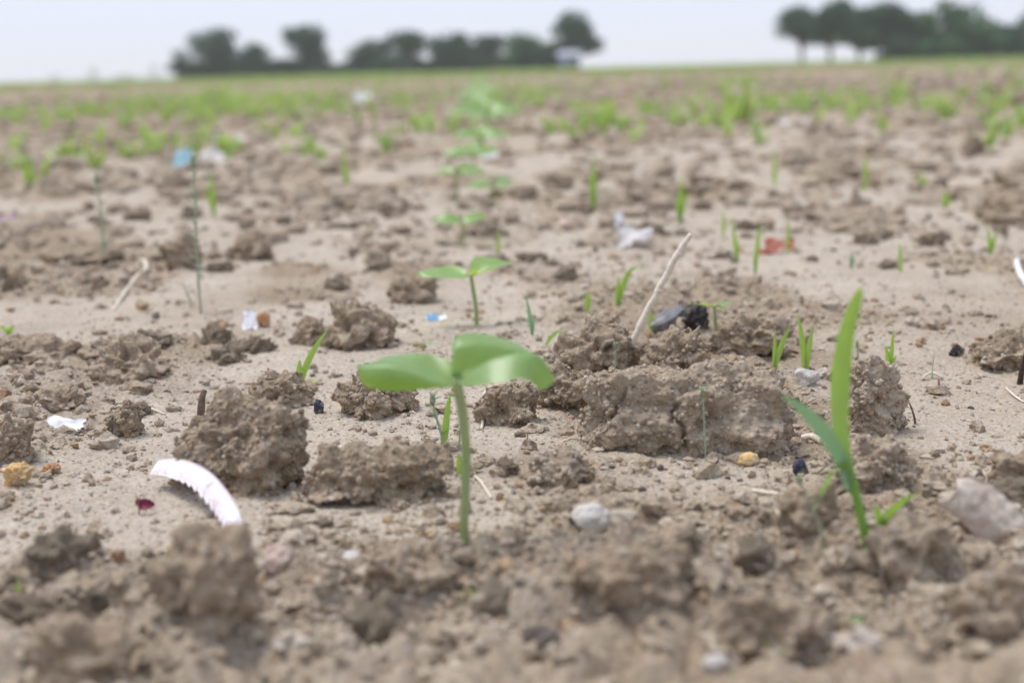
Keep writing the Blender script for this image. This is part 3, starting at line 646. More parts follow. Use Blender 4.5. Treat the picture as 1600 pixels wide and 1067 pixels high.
sprout(1152, 410, [(-10, 60, 10, 0), (2, 30, 7, 0)], 'grass sprout near the red wrapper with a broad blade')
sprout(1180, 428, [(6, 66, 9, 14), (-2, 34, 7, 0)], 'grass sprout in front of the red wrapper')
sprout(1232, 396, [(-2, 50, 8, 0)], 'faint grass sprout behind the red wrapper')
sprout(1408, 426, [(-6, 44, 8, 0)], 'lone slim grass sprout on the open crust beyond the tall grass')
sprout(1330, 420, [(0, 26, 8, 0), (4, 18, 6, 0)], 'tiny bluish grass sprout on the open crust', M_BLUEB)
sprout(1548, 398, [(-8, 40, 9, 0), (8, 34, 9, 0)], 'pale forked grass sprout beyond the edge clod')
sprout(780, 408, [(0, 46, 8, 0)], 'grass spike standing behind the second seedling')
sprout(1150, 552, [(-6, 20, 6, 0), (6, 14, 5, 0)], 'tiny green grass tuft on the flaky clod')
sprout(1187, 634, [(12, 40, 8, 10), (-4, 26, 7, 0), (18, 26, 6, 0)], 'ragged green tuft growing on the cracked clod')
sprout(694, 706, [(14, 98, 12, 0)], 'green grass blade right beside the downy bud weed')
sprout(720, 742, [(-2, 36, 12, 0)], 'short green sprout at the stem of the big seedling')
sprout(30, 936, [(2, 36, 8, 0)], 'tiny green shoot in the smooth crust before the dark low clod')
sprout(14, 522, [(-10, 14, 9, 6), (8, 12, 9, -4)], 'tiny green sprig on the wide flattened clod')
for (a, b, bl, lab) in [(928, 336, [(2, 90, 12, 0), (-6, 60, 10, 0)], 'pale tall grass sprout in the middle field'), (1062, 350, [(4, 66, 12, 0), (-6, 40, 9, 0), (14, 50, 9, 0)], 'bushy grass sprout beyond the leaning straw tip'),
                       (1352, 300, [(0, 56, 10, 0)], 'hazy grass spike far across the pale crust'), (1210, 290, [(0, 46, 10, 0)], 'hazy grass spike standing near the pale far clods'),
                       (540, 300, [(0, 76, 9, 0), (8, 40, 8, 0)], 'faint tall grass spike beside the sown row'), (1476, 330, [(0, 30, 12, 0), (10, 22, 9, 0)], 'low grass tuft before the dark hollowed clod'),
                       (1130, 372, [(0, 40, 8, 0)], 'slim grass sprout behind the broad-bladed sprout'), (335, 336, [(0, 60, 12, 0), (-12, 40, 9, 0)], 'grass sprout behind the tallest downy weed'),
                       (45, 288, [(-8, 50, 14, 0), (10, 44, 14, 0), (24, 26, 10, 0)], 'grass tuft near the purple film'), (1440, 300, [(-6, 30, 10, 0), (8, 24, 9, 0)], 'small forked tuft on the far pale crust')]:
    sprout(a, b, bl, lab)

# far weeds: individual tufts
def tuft_mesh(seed, n, h, w, spread):
    r = random.Random(seed); G_ = []
    for i in range(n):
        a = r.uniform(0, 6.28); l = h * r.uniform(0.5, 1.0); q = spread * r.uniform(0.3, 1.0); b = spread * 0.3
        ca, sa = math.cos(a), math.sin(a)
        G_.append(blade([(ca * b * 0.3, sa * b * 0.3, -0.01), (ca * b, sa * b, l * 0.45), (ca * q * 0.7, sa * q * 0.7, l * 0.85), (ca * q, sa * q, l)], w, (-sa, ca, 0), 6, 0.2))
    V, F = join(G_); return mesh_np('weed_tuft', V, F, M_FIELD)
tufts = [tuft_mesh(i, 14, 0.10, 0.012, 0.09) for i in range(5)]
tuft_spots = [(945, 208, 1.5), (925, 200, 1.2), (970, 204, 1.0), (1148, 196, 1.7), (1168, 192, 1.3), (1125, 200, 1.1), (1050, 196, 1.2), (1300, 168, 1.2), (1400, 160, 1.6), (1500, 162, 1.4), (1340, 182, 1.0),
              (1560, 168, 1.4), (1440, 178, 1.3), (1480, 186, 1.1), (1540, 236, 0.8), (1250, 172, 1.0), (345, 176, 2.4), (360, 172, 2.0), (240, 246, 1.0), (100, 256, 0.9), (200, 250, 0.8), (270, 236, 1.0), (62, 276, 0.8), (480, 236, 0.7), (620, 210, 0.8), (150, 262, 0.7), (20, 266, 0.7), (860, 214, 0.8), (900, 180, 1.0), (1010, 182, 1.2), (1090, 184, 1.1), (700, 205, 0.6), (500, 250, 0.6)]
for i, (a, b, sz) in enumerate(tuft_spots):
    g, s = ground_at(a, b); t_ = obj('weed_tuft', tufts[i % 5], None, g); t_.rotation_euler = (0, 0, i * 1.3); q = sz * 0.66; t_.scale = (q * 1.2, q * 1.2, q)
    tag(t_, 'green weed tuft on the far ploughed field', 'weed', 'weed tufts on the far field')
# and the thin green cover beyond, which nobody could count
def far_cover(name, n, y0, y1, label, dens, hmin, hmax, seed):
    r = np.random.default_rng(seed); y = np.exp(r.uniform(math.log(y0), math.log(y1), n * 5)); x = y * r.uniform(-0.55, 0.55, n * 5)
    k = r.random(n * 5) < np.clip(dens(x, y), 0, 1); x, y = x[k][:n], y[k][:n]; n = len(x); z = gh(x, y)
    V, F = [], []
    nb = 5
    az = r.uniform(0, 6.28, (n, nb)); h = r.uniform(hmin, hmax, (n, nb)) * (0.75 + 0.012 * y[:, None]); w = h * r.uniform(0.10, 0.2, (n, nb)); out = h * r.uniform(0.2, 0.9, (n, nb))
    ca, sa = np.cos(az), np.sin(az); B0 = np.stack([x[:, None] + 0 * h, y[:, None] + 0 * h, z[:, None] + 0 * h - 0.004], 2)
    side = np.stack([-sa * w, ca * w, 0 * h], 2)
    mid = B0 + np.stack([ca * out * 0.45, sa * out * 0.45, h * 0.7], 2); tip = B0 + np.stack([ca * out, sa * out, h], 2)
    P = np.stack([B0 - side * 0.5, B0 + side * 0.5, mid + side, mid - side, tip], 2).reshape(-1, 3)
    i0 = np.arange(n * nb) * 5
    me = mesh_np(name, P, [np.stack([i0, i0 + 1, i0 + 2, i0 + 3], 1), np.stack([i0 + 3, i0 + 2, i0 + 4], 1)], M_FIELD)
    ob = obj(name, me); ob['kind'] = 'stuff'; ob['label'] = label; ob['category'] = 'weeds'; return ob
def dens1(x, y):
    u = x / y
    d = 0.03 + 0.45 * sstep(0.15, 0.5, pn2(x * 0.9, y * 0.22, 21)) * sstep(3.5, 7, y)
    d = d + 1.5 * np.exp(-(((u + 0.18) / 0.07) ** 2 + ((y - 9.5) / 2.6) ** 2))
    return d * np.clip(1 - np.exp(-((u + 0.02) / 0.012) ** 2) * 0.0, 0, 1)
far_cover('field_weeds', 3200, 3.0, 40.0, 'thin green weeds covering the far part of the field', dens1, 0.03, 0.085, 61)
far_cover('far_grass', 6400, 38.0, 150.0, 'low green growth towards the tree line', lambda x, y: 0.25 + 0.6 * sstep(-0.2, 0.4, pn2(x * 0.12, y * 0.03, 23)), 0.04, 0.12, 62)

# ------------------------------------------------------------------ downy weeds
def downy(px, py, hpx, n, label, lean=0, bud=6.0, top=True, spread=4.0, tail=None):
    o, s = ground_at(px, py); e = thing('downy_weed', label, 'weed', o); r = random.Random(px)
    pth = px3([(0, 0, -4), (lean * 0.2 + r.uniform(-2, 2), 0, hpx * 0.3), (lean * 0.6, 0, hpx * 0.65), (lean, 0, hpx)], s)
    part('stem', tube(pth, np.array([1.7, 1.5, 1.3, 0.8]) * s * (bud / 6), 8, 16), M_WEEDSTEM, e)
    P = crom(np.array(pth), 40)
    for i in range(n):
        t = 0.18 + 0.8 * i / max(n - 1, 1); c = P[int(t * 39)]; a = r.uniform(0, 6.28) if i % 2 else r.choice([0.2, 2.9]); L = bud * s * r.uniform(1.2, 2.2)
        part('leaf', shift(disc_leaf(L, L * 0.5, a, r.uniform(0.5, 1.2), 0, 0.2, 0.2, 0.03, 0, i, 8, 5, 0.0002), c), M_WEED, e)
    if top:
        V, F = ico(3); rr = 1 + 0.28 * pn3(V * 3.5, px) - 0.15 * wor3(V * 3, px)
        b = V * rr[:, None] * np.array([bud * 0.5, bud * 0.5, bud * 1.1]) * s + P[-1]
        for q in range(9):
            L = bud * s * r.uniform(1.0, 1.7)
            part('leaf', shift(disc_leaf(L, L * 0.55, q * 2.4, r.uniform(0.7, 1.3), 0, 0.25, 0.1, 0.03, 0, q, 8, 5), P[-1] - np.array([0, 0, bud * s * (1.6 - 0.25 * q)])), M_WEED, e)
        obj('bud', mesh_np('bud', b, F, M_WEED), e)
    return e
downy(692, 706, 84, 9, 'downy grey-green weed with a fat bud beside the seedling stem', -13, 8.5)
downy(718, 704, 52, 5, 'thin brownish downy weed just behind the seedling stem', 4, 4.5, False)
downy(1103, 718, 108, 7, 'slim downy weed in front of the cracked clod face', -5, 5.5)
downy(1341, 562, 24, 3, 'tiny downy bud on top of the upright rounded clod', -2, 5.0)
downy(1288, 868, 112, 9, 'downy weed beside the grey clod at the tall grass', -40, 7.0)
downy(314, 490, 236, 26, 'tallest downy weed, a thin leafy stalk on the crust', 4, 7.5)
downy(300, 480, 40, 5, 'short side shoot beside the tallest downy weed', -12, 5.0, False)
downy(166, 412, 132, 14, 'thin bluish downy weed behind the curved straw', -4, 7.5)
downy(962, 588, 46, 5, 'small downy weed among the clods by the thin bluish sprout', 0, 5.0)
downy(1456, 592, 40, 3, 'tiny dark weed stalk on the crust beside the crumbly edge clod', 2, 3.4, False)
# flat-topped seedling on a thin stalk
seedling(1116, 545, 64, [(30, 16, 175, 8, 12, 0.08, 0.08), (30, 16, 5, 8, 10, 0.08, 0.08), (24, 10, 330, -20, 0, 0.08, 0.1)], 'thin-stalked flat-topped seedling behind the rugged clods')
seedling(660, 548, 10, [(22, 11, 178, 6, 10, 0.05, 0.05), (22, 11, 4, 4, 10, 0.05, 0.05)], 'tiny pale weed seedling lying low behind the big seedling')
seedling(1330, 985, 12, [(20, 18, 150, 20, 20, 0.1, 0.2), (18, 16, 20, 25, 20, 0.1, 0.2)], 'tiny bluish seedling among the churned clods')
seedling(1210, 1040, 18, [(22, 18, 120, 50, 20, 0.1, 0.2), (18, 14, 320, 30, 20, 0.1, 0.2)], 'small green seedling in front of the broad brown clod')
seedling(745, 935, 10, [(26, 14, 12, 12, 15, 0.1, 0.1), (24, 14, 190, 8, 15, 0.1, 0.1)], 'tiny dull green seedling below the big seedling stem')
o, s = ground_at(222, 804)
e = thing('maroon_leaf_sprig', 'small maroon heart-shaped leaf on a thin red stalk near the plastic strip', 'leaf', o)
part('stalk', tube(px3([(-6, 0, -3), (-4, 0, 10), (-8, 2, 36)], s), np.array([1.4, 1.4, 0.8]) * s, 6, 8), M_REDSTEM, e)
part('leaf', shift(disc_leaf(26 * s, 20 * s, 0.15, 0.1, 0.9, 0.25, 0.2), np.array([-6, 0, 14]) * s), M_MAROON, e)
part('leaf', shift(disc_leaf(16 * s, 12 * s, 1.9, 0.9, 0.3, 0.25, 0.1), np.array([-4, 0, 12]) * s), M_MAROON, e)

# ------------------------------------------------------------------ straws and twigs
def stick(name, pts, rad, mat, label, cat='straw', n=24, noise=0.15, sides=8):
    """pts: (px, py on the ground, height in px above it)"""
    P = []
    for a, b, h in pts:
        g, s = ground_at(a, b); P.append(g + np.array([0, 0, h * s]))
    P = np.array(P); o0 = P[0].copy(); R = np.array(rad if isinstance(rad, (list, tuple)) else [rad] * len(pts)) * s
    V, f4, f3 = tube(P - o0, R, sides, n, noise * float(R.max()), len(label))
    ob = obj(name, mesh_np(name, V, [f4, f3], mat), None, o0); return tag(ob, label, cat)
g, s = ground_at(978, 562)
V, f4, f3 = tube(px3([(0, 0, -6), (14, 2, 34), (40, 6, 84), (62, 10, 124), (82, 12, 160), (104, 14, 192)], s), np.array([6, 5.5, 5.5, 5, 5.2, 4.2]) * s, 10, 40, 0.0006, 3)
st = thing('dry_straw', 'long pale dry straw leaning up out of the clods', 'straw', g)
obj('stalk', mesh_np('stalk', V, [f4, f3], M_STRAW), st)
for q in ((52, 8, 106), (84, 12, 163)): 
    nv_, nf_ = ico(2); obj('knot', mesh_np('knot', nv_ * np.array([6.4, 6.4, 5.0]) * s * (1 + 0.2 * pn3(nv_ * 2, 5))[:, None] + np.array(q) * s, nf_, M_STRAW), st)
stick('curved_straw', [(176, 486, 0), (196, 462, 6), (216, 440, 10), (229, 428, 8), (224, 418, 6), (208, 418, 2)], [2.0, 2.3, 2.6, 3.4, 3.2, 2], M_STRAW, 'curved pale straw hooked at its end on the crust')
stick('bent_root', [(752, 672, 2), (757, 652, 6), (757, 640, 20), (763, 632, 26), (778, 630, 28)], [2.2, 2.4, 2.6, 2.6, 2], M_STRAW, 'bent pale root lying over the rounded clod', 'root')
stick('straw_piece', [(742, 746, 2), (752, 758, 5), (768, 780, 2)], [2.2, 2.6, 2.4], M_STRAW, 'short straight straw piece beside the big seedling stem')
stick('straw_piece', [(536, 742, 16), (536, 744, 30), (535, 746, 50)], [4, 4, 3.4], M_STRAW, 'upright straw stub on the low joining clod')
stick('straw_piece', [(1176, 768, 2), (1196, 772, 3), (1216, 774, 2)], [3, 3.6, 3], M_STRAW, 'flat straw piece in front of the cracked clod')
stick('straw_piece', [(1252, 690, 6), (1270, 690, 8), (1296, 700, 2)], [5, 5.5, 5], M_STRAW, 'thick pale straw end under the cracked clod')
stick('straw_piece', [(212, 632, 2), (232, 640, 3), (258, 648, 1)], [2.2, 2.6, 1.8], M_STRAW, 'thin straw behind the small upright crumbly clod')
stick('straw_piece', [(1440, 592, 2), (1456, 590, 8), (1473, 594, 4)], [1.6, 2.2, 1.8], M_STRAW, 'small arched white straw propped on a red stalk')
stick('straw_piece', [(1572, 612, 6), (1585, 622, 4), (1600, 630, 2)], [1.6, 1.8, 1.4], M_STRAW, 'tiny white straw near the dark standing twig')
stick('red_stalk', [(1467, 606, -2), (1467, 606, 6), (1466, 606, 14)], [1.6, 1.6, 1.4], M_REDSTEM, 'short red stalk under the arched white straw', 'stalk')
stick('red_stalk', [(1430, 662, -2), (1428, 662, 12), (1420, 662, 34)], [2, 1.8, 1.2], M_TWIG, 'thin brown stalk beside the upright rounded clod', 'stalk')
stick('red_stalk', [(824, 702, -2), (824, 702, 14), (826, 702, 30)], [1.2, 1.2, 0.9], M_REDSTEM, 'hair-thin red stalk in front of the rooted clod', 'stalk')
stick('twig_stub', [(314, 652, -3), (316, 652, 16), (319, 652, 32), (323, 652, 44)], [7, 6.5, 5.5, 4], M_TWIG, 'standing brown twig stub behind the tall jagged clod', 'twig', noise=0.35)
stick('dark_twig', [(1592, 600, -4), (1597, 600, 26), (1606, 600, 66)], [5, 4.5, 4], M_DARKTWIG, 'dark standing twig beside the crumbly clod', 'twig', noise=0.3)
stick('twig_piece', [(1480, 1005, 2), (1492, 985, 10), (1504, 965, 14)], [5, 5, 4], M_STRAW, 'grey-buff twig piece in the churned soil', 'twig', noise=0.3)

for k, (a, b, dx, dy, hh) in enumerate([(628, 606, 14, 0, 8), (905, 612, -16, 6, 8), (360, 690, 16, -6, 2), (1500, 655, 22, 5, 2), (560, 668, -16, 5, 2), (640, 640, 10, 8, 3), (1130, 742, 20, 2, 2), (880, 690, 18, -4, 2), (140, 700, 20, 4, 2), (60, 830, 26, 4, 3), (1010, 880, 34, -10, 8), (470, 960, -30, 12, 6), (700, 905, 24, -12, 8), (1250, 930, 30, 8, 6)]):
    gq = ground_at(a, b)[0]
    stick('root_fibre', [(a, b, 1), (a + dx * 0.5, b + dy * 0.6, hh), (a + dx, b + dy, 1)], [1.1, 1.0, 0.7], M_STRAW if k % 2 else M_TWIG, ('pale' if k % 2 else 'brown') + ' hair-thin root fibre on the soil near the ' + min(LANDMARKS, key=lambda q: (q[1] - gq[0]) ** 2 + (q[2] - gq[1]) ** 2)[0], 'root')['group'] = 'loose root fibres'

# ------------------------------------------------------------------ stones
def stone(name, px, py, w, h, mat, label, seed, dr=0.85, cuts=6, cat='stone', pit=False):
    o, s = ground_at(px, py); r = np.random.default_rng(seed); V, F = ico(5); p = V.copy()
    for _ in range(cuts):
        n = r.normal(size=3); n /= np.linalg.norm(n); p = p - n * (np.maximum(0, p @ n - r.uniform(0.55, 0.85)) * 0.85)[:, None]
    p = p * (1 + 0.14 * pn3(p * 1.8, seed) + 0.07 * pn3(p * 5, seed + 1))[:, None]
    if pit: p = p * (1 + 0.22 * pn3(p * 3.2, seed + 2) - 0.16 * sstep(0.1, 0.5, pn3(p * 5.5, seed + 3)) + 0.1 * pn3(p * 11, seed + 4))[:, None]
    p = (p - p.min(0)) / (p.max(0) - p.min(0)) - np.array([0.5, 0.5, 0.20]); p *= np.array([w, w * dr, h * 1.30]) * s
    ob = obj(name, mesh_np(name, p, F, mat), None, o + np.array([0, w * dr * 0.4 * s, 0])); ob.rotation_euler = (0, 0, 0)
    return tag(ob, label, cat)
stone('ochre_stone', 24, 762, 52, 36, M_OCHRE, 'yellow-ochre pitted stone on the smooth crust', 5, pit=True)
stone('white_stone', 925, 826, 62, 44, M_WSTONE, 'white rounded stone half sunk in the churned soil', 8)
stone('pink_stone', 433, 896, 52, 42, M_PSTONE, 'pale pink stone beside the big dark rounded clod', 11)
stone('dark_pebble', 498, 646, 17, 20, M_NAVY, 'blue-black pebble beside the tall jagged clod', 14)
stone('violet_shard', 352, 642, 28, 17, M_VIOLET, 'violet-blue plastic bit behind the tall jagged clod', 15, cat='plastic scrap')
stone('black_pebble', 1252, 742, 26, 24, M_NAVY, 'black pebble tucked by the downy weed at the tall grass', 17)
stone('ochre_pebble', 1172, 728, 34, 18, M_OCHRE, 'ochre pebble in front of the cracked clod', 19)
stone('rust_pebble', 76, 742, 34, 16, M_ORANGE, 'rust-brown pebble near the ochre stone', 21, pit=True)
stone('orange_pebble', 412, 512, 22, 24, M_ORANGE, 'orange pebble beside the white shell-like scrap', 23)
stone('pale_pebble', 1000, 592, 30, 18, M_PSTONE, 'pale orange pebble resting against the cracked clod top', 25)
stone('pink_pebble', 882, 360, 28, 18, M_PSTONE, 'pinkish pebble beyond the second seedling', 27)
stone('white_pebble', 1264, 604, 40, 26, M_WSTONE, 'white chip at the foot of the taller twin sprout', 29)
stone('buff_pebble', 888, 558, 20, 24, M_PSTONE, 'buff knob of soil-stained stone by the rugged clod', 31)
stone('flat_pebble', 1497, 558, 26, 18, M_CHAR, 'flat dark pebble beside the crumbly clod at the crust edge', 33)
stone('white_chip', 640, 925, 30, 16, M_WSTONE, 'pale chip in the churned soil by the broken clod', 35)
stone('white_chip', 1120, 1048, 44, 24, M_WSTONE, 'pale grey chip below the broad brown clod', 37)
stone('white_chip', 550, 880, 40, 16, M_WSTONE, 'flat pale chip before the low joining clod', 39)
# slate shard lying in front of a charred lump
sh = stone('slate_shard', 1050, 516, 66, 30, M_SLATE, 'slate-grey shard leaning on a black lump behind the rugged clod', 41, 0.5, 9)
sh.rotation_euler = (0.15, -0.30, 0.2)
stone('charred_lump', 1088, 520, 46, 46, M_CHAR, 'black charred lump behind the slate-grey shard', 43, 0.8, 7, 'charcoal', True)
o, s = ground_at(1536, 846); nu, nv = 46, 24
U, Vv = np.meshgrid(np.linspace(0, 1, nu), np.linspace(-1, 1, nv), indexing='ij'); wv = 30 * np.sin(np.pi * (0.08 + 0.88 * U)) ** 0.6
P = np.stack([-56 + 120 * U + 16 * Vv, wv * Vv * 0.6 - 14 * (1 - Vv ** 2), 74 - 84 * U ** 1.3 + wv * 1.05 * Vv + 10], 2).reshape(-1, 3)
P = P + np.stack([3.5 * pn3(P / 16, 5), 3.5 * pn3(P / 16, 6), 4.0 * pn3(P / np.array([30, 9, 9]), 7)], 1)
V, f4, _ = solid(P * s, nu, nv, 6 * s)
tag(obj('bark_slab', mesh_np('bark_slab', V, [f4], M_SLAB), None, o), 'buff flaky bark slab lying slanted in the churned soil', 'bark')

# ------------------------------------------------------------------ litter
# pinkish strip with a toothed edge, arched along the foot of the tall clod
lo = []; up = []
for a, b, h, wpx in [(236, 762, 22, 20), (258, 770, 28, 25), (286, 786, 33, 30), (312, 804, 32, 33), (335, 824, 24, 34), (350, 840, 14, 34), (358, 852, 2, 32)]:
    g, s = ground_at(a, b); lo.append(g + np.array([0, 0, h * s])); up.append(g + np.array([wpx * 0.55 * s, 0.006, (h + wpx * 0.85) * s]))
n_s = 121; lo = crom(np.array(lo), n_s); up = crom(np.array(up), n_s)
saw = (np.arange(n_s) / n_s * 17) % 1.0; env = sstep(0.22, 0.4, np.linspace(0, 1, n_s)); teeth = (0.16 * (1 - saw) * env)[:, None]
lo2 = lo + (up - lo) * teeth
rowsP = [lo2 + (up - lo2) * f + np.array([0, -0.0022 * math.sin(math.pi * f), 0.0]) for f in np.linspace(0, 1, 7)]
P = np.stack(rowsP, 1).reshape(-1, 3); o0 = P[0].copy()
V, f4, _ = solid(P - o0, n_s, 7, 0.0006)
tag(obj('plastic_strip', mesh_np('plastic_strip', V, [f4], M_PINKPLAS), None, o0), 'pinkish white plastic strip with a saw-toothed edge arched before a clod', 'plastic strip')
def scrap(name, px, py, w, h, mat, label, seed, tilt=0.6, cat='litter', curl=0.3, rz=0.0):
    o, s = ground_at(px, py); nu, nv = 14, 9; r = np.random.default_rng(seed)
    U, Vv = np.meshgrid(np.linspace(-0.5, 0.5, nu), np.linspace(0, 1, nv), indexing='ij'); p = np.stack([U, Vv, 0 * U], 2).reshape(-1, 3)
    ed = 0.16 * np.stack([pn3(p * 3.1, seed), pn3(p * 3.1, seed + 1), 0 * p[:, 0]], 1); zz = curl * (0.5 * pn3(p * 1.9, seed + 3) + 0.35 * (p[:, 0] * 1.2) ** 2 + 0.2 * pn3(p * 4.2, seed + 4))
    p = p + ed; P = np.stack([p[:, 0] * w, p[:, 1] * h * math.cos(tilt) , p[:, 1] * h * math.sin(tilt) + zz * h], 1) * s
    P[:, 2] -= P[:, 2].min() + 0.0005
    V, f4, _ = solid(P, nu, nv, 0.0005); ob = obj(name, mesh_np(name, V, [f4], mat), None, o); ob.rotation_euler = (0, 0, rz); return tag(ob, label, cat)
scrap('paper_scrap', 98, 674, 62, 24, M_PAPER, 'crumpled white paper scrap on the gritty soil', 3, 0.75, 'paper', 0.45, -0.15)
scrap('plastic_scrap', 682, 500, 34, 16, M_WHITE, 'white and blue plastic scrap beside the second seedling', 5, 0.6, 'plastic scrap')
scrap('plastic_scrap', 676, 502, 16, 13, M_BLUE, 'blue corner of plastic touching the white scrap by the second seedling', 6, 0.9, 'plastic scrap')
scrap('shell_scrap', 389, 516, 24, 32, M_WHITE, 'white shell-like scrap beside the orange pebble', 7, 1.0)
scrap('film_scrap', 990, 388, 56, 36, M_GREYPLAS, 'dusty white plastic film scrap beyond the straw tip', 9, 0.8, 'plastic scrap', 0.7, -0.3)
scrap('film_scrap', 968, 368, 12, 34, M_WHITE, 'upright white film corner on the dusty film scrap', 10, 1.3, 'plastic scrap', 0.3)
scrap('red_wrapper', 1222, 396, 44, 26, M_RED, 'crumpled red wrapper on the crust among grass sprouts', 11, 0.7, 'wrapper', 0.6)
scrap('red_wrapper', 1196, 398, 20, 14, M_RED, 'torn red wrapper corner beside the crumpled wrapper', 12, 0.6, 'wrapper', 0.4)
stick('curled_strip', [(1590, 412, 4), (1588, 424, 14), (1594, 438, 10), (1606, 450, 2)], [4, 5, 5, 4], M_WHITE, 'white curled plastic strip near the crust edge', 'plastic strip')
scrap('cyan_scrap', 285, 262, 26, 30, M_CYAN, 'pale cyan plastic scrap on the far soil behind the tallest downy weed', 13, 1.0, 'plastic scrap')
scrap('film_scrap', 330, 258, 40, 22, M_GREYPLAS, 'pale film scrap beside the cyan plastic scrap', 15, 0.7, 'plastic scrap', 0.6)
scrap('film_scrap', 356, 226, 44, 20, M_GREYPLAS, 'whitish flat scrap behind the cyan plastic scrap', 17, 0.5, 'plastic scrap')
scrap('film_scrap', 566, 162, 26, 20, M_WHITE, 'white scrap at the green weed patch', 19, 0.9, 'plastic scrap')
scrap('film_scrap', 1240, 200, 40, 20, M_WHITE, 'white scrap among the far weed tufts', 21, 0.7, 'plastic scrap')
scrap('film_scrap', 766, 252, 26, 22, M_WHITE, 'white scrap lying in the sown row', 23, 0.9, 'plastic scrap')
scrap('purple_film', 4, 350, 34, 24, M_PURPLE, 'dull purple film scrap on the soil near the grass tuft', 25, 0.7, 'plastic scrap')

# ------------------------------------------------------------------ tree lines, hut
M_BARK = plain_mat('tree_bark', (0.05, 0.04, 0.03), (0.12, 0.10, 0.08), 6, 0.9, 0.5, 0.02)
def tree_leaf(name, a, b):
    t = NT(name); tc = t.new('ShaderNodeTexCoord'); n = t.noise(tc.outputs['Object'], 1.1, 4)
    col = t.ramp(n, [(0.3, a), (0.7, b)]); d = t.pbsdf(col, 0.6, None, 0.2); tr = t.new('ShaderNodeBsdfTranslucent'); t.link(col, tr.inputs[0])
    mx = t.new('ShaderNodeMixShader'); mx.inputs[0].default_value = 0.25; t.link(d.outputs[0], mx.inputs[1]); t.link(tr.outputs[0], mx.inputs[2]); return t.done(mx.outputs[0])
M_LEAFD = tree_leaf('tree_leaves_dark', (0.030, 0.074, 0.036), (0.058, 0.130, 0.062))
M_LEAFM = tree_leaf('tree_leaves_mid', (0.050, 0.120, 0.045), (0.085, 0.195, 0.075))
def tree(px, w, top, base, crown_lo, dist, label, mat, seed, n=2600, group=None):
    """w, top, base, crown_lo in photograph pixels; stands at real distance dist"""
    r = np.random.default_rng(seed); d = ray(px, base); x = d[0] / d[1] * dist; sp = dist / FPX
    o = np.array([x, dist, gh1(x, dist)]); H = (base - top) * sp; Wd = w * sp; lo = max((base - crown_lo) * sp, 0.02)
    e = thing('tree', label, 'tree', o, group)
    parts = [tube([(0, 0, -0.2), (0.02 * Wd, 0, lo * 0.6 + 0.2 * H), (r.normal() * 0.05 * Wd, 0, H * 0.55), (r.normal() * 0.08 * Wd, 0, H * 0.8)], [0.035 * H, 0.028 * H, 0.02 * H, 0.006 * H], 8, 10)]
    lumps = []
    for k in range(13):
        a = r.uniform(0, 6.28); q = r.uniform(0.1, 0.36); zc = r.uniform(lo + 0.12 * (H - lo), H - 0.2 * (H - lo))
        c = np.array([math.cos(a) * q * Wd, math.sin(a) * q * Wd, zc]); lumps.append((c, r.uniform(0.15, 0.30) * Wd))
        parts.append(tube([(0, 0, max(0.15 * H, lo * 0.7)), c * np.array([0.5, 0.5, 0.75]), c], [0.016 * H, 0.010 * H, 0.003 * H], 6, 6))
    V, F = join(parts); obj('trunk', mesh_np('trunk', V, F, M_BARK), e)
    if lo < 0.25 * H:
        for k in range(6): lumps.append((np.array([(-0.42 + 0.168 * k) * Wd, r.normal() * 0.12 * Wd, lo + r.uniform(0.08, 0.2) * H]), 0.17 * Wd))
    lumps.append((np.array([0, 0, lo + 0.5 * (H - lo)]), 0.38 * Wd)); lumps.append((np.array([r.normal() * 0.05 * Wd, 0, H - 0.24 * Wd]), 0.24 * Wd))
    idx = r.integers(0, len(lumps), n); dirs = r.normal(size=(n, 3)); dirs /= np.linalg.norm(dirs, axis=1, keepdims=True); rad = r.random(n) ** 0.45
    Cn = np.array([l[0] for l in lumps])[idx]; Rn = np.array([l[1] for l in lumps])[idx]
    Pc = Cn + dirs * (Rn * rad)[:, None] * np.array([1, 1, 0.85]); zl = lo + 0.12 * H * r.random(n); Pc[:, 2] = np.where(Pc[:, 2] < lo, zl, np.minimum(Pc[:, 2], H * (1 - 0.05 * r.random(n))))
    a1 = r.normal(size=(n, 3)); a1 /= np.linalg.norm(a1, axis=1, keepdims=True); a2 = np.cross(a1, r.normal(size=(n, 3))); a2 /= np.linalg.norm(a2, axis=1, keepdims=True)
    sz = (0.022 + 0.03 * r.random(n))[:, None] * Wd
    Q = np.stack([Pc - a1 * sz, Pc + a2 * sz * 0.55, Pc + a1 * sz, Pc - a2 * sz * 0.55], 1).reshape(-1, 3)
    obj('crown', mesh_np('crown', Q, np.arange(n * 4).reshape(n, 4), mat), e)
    return e
D1 = 160.0
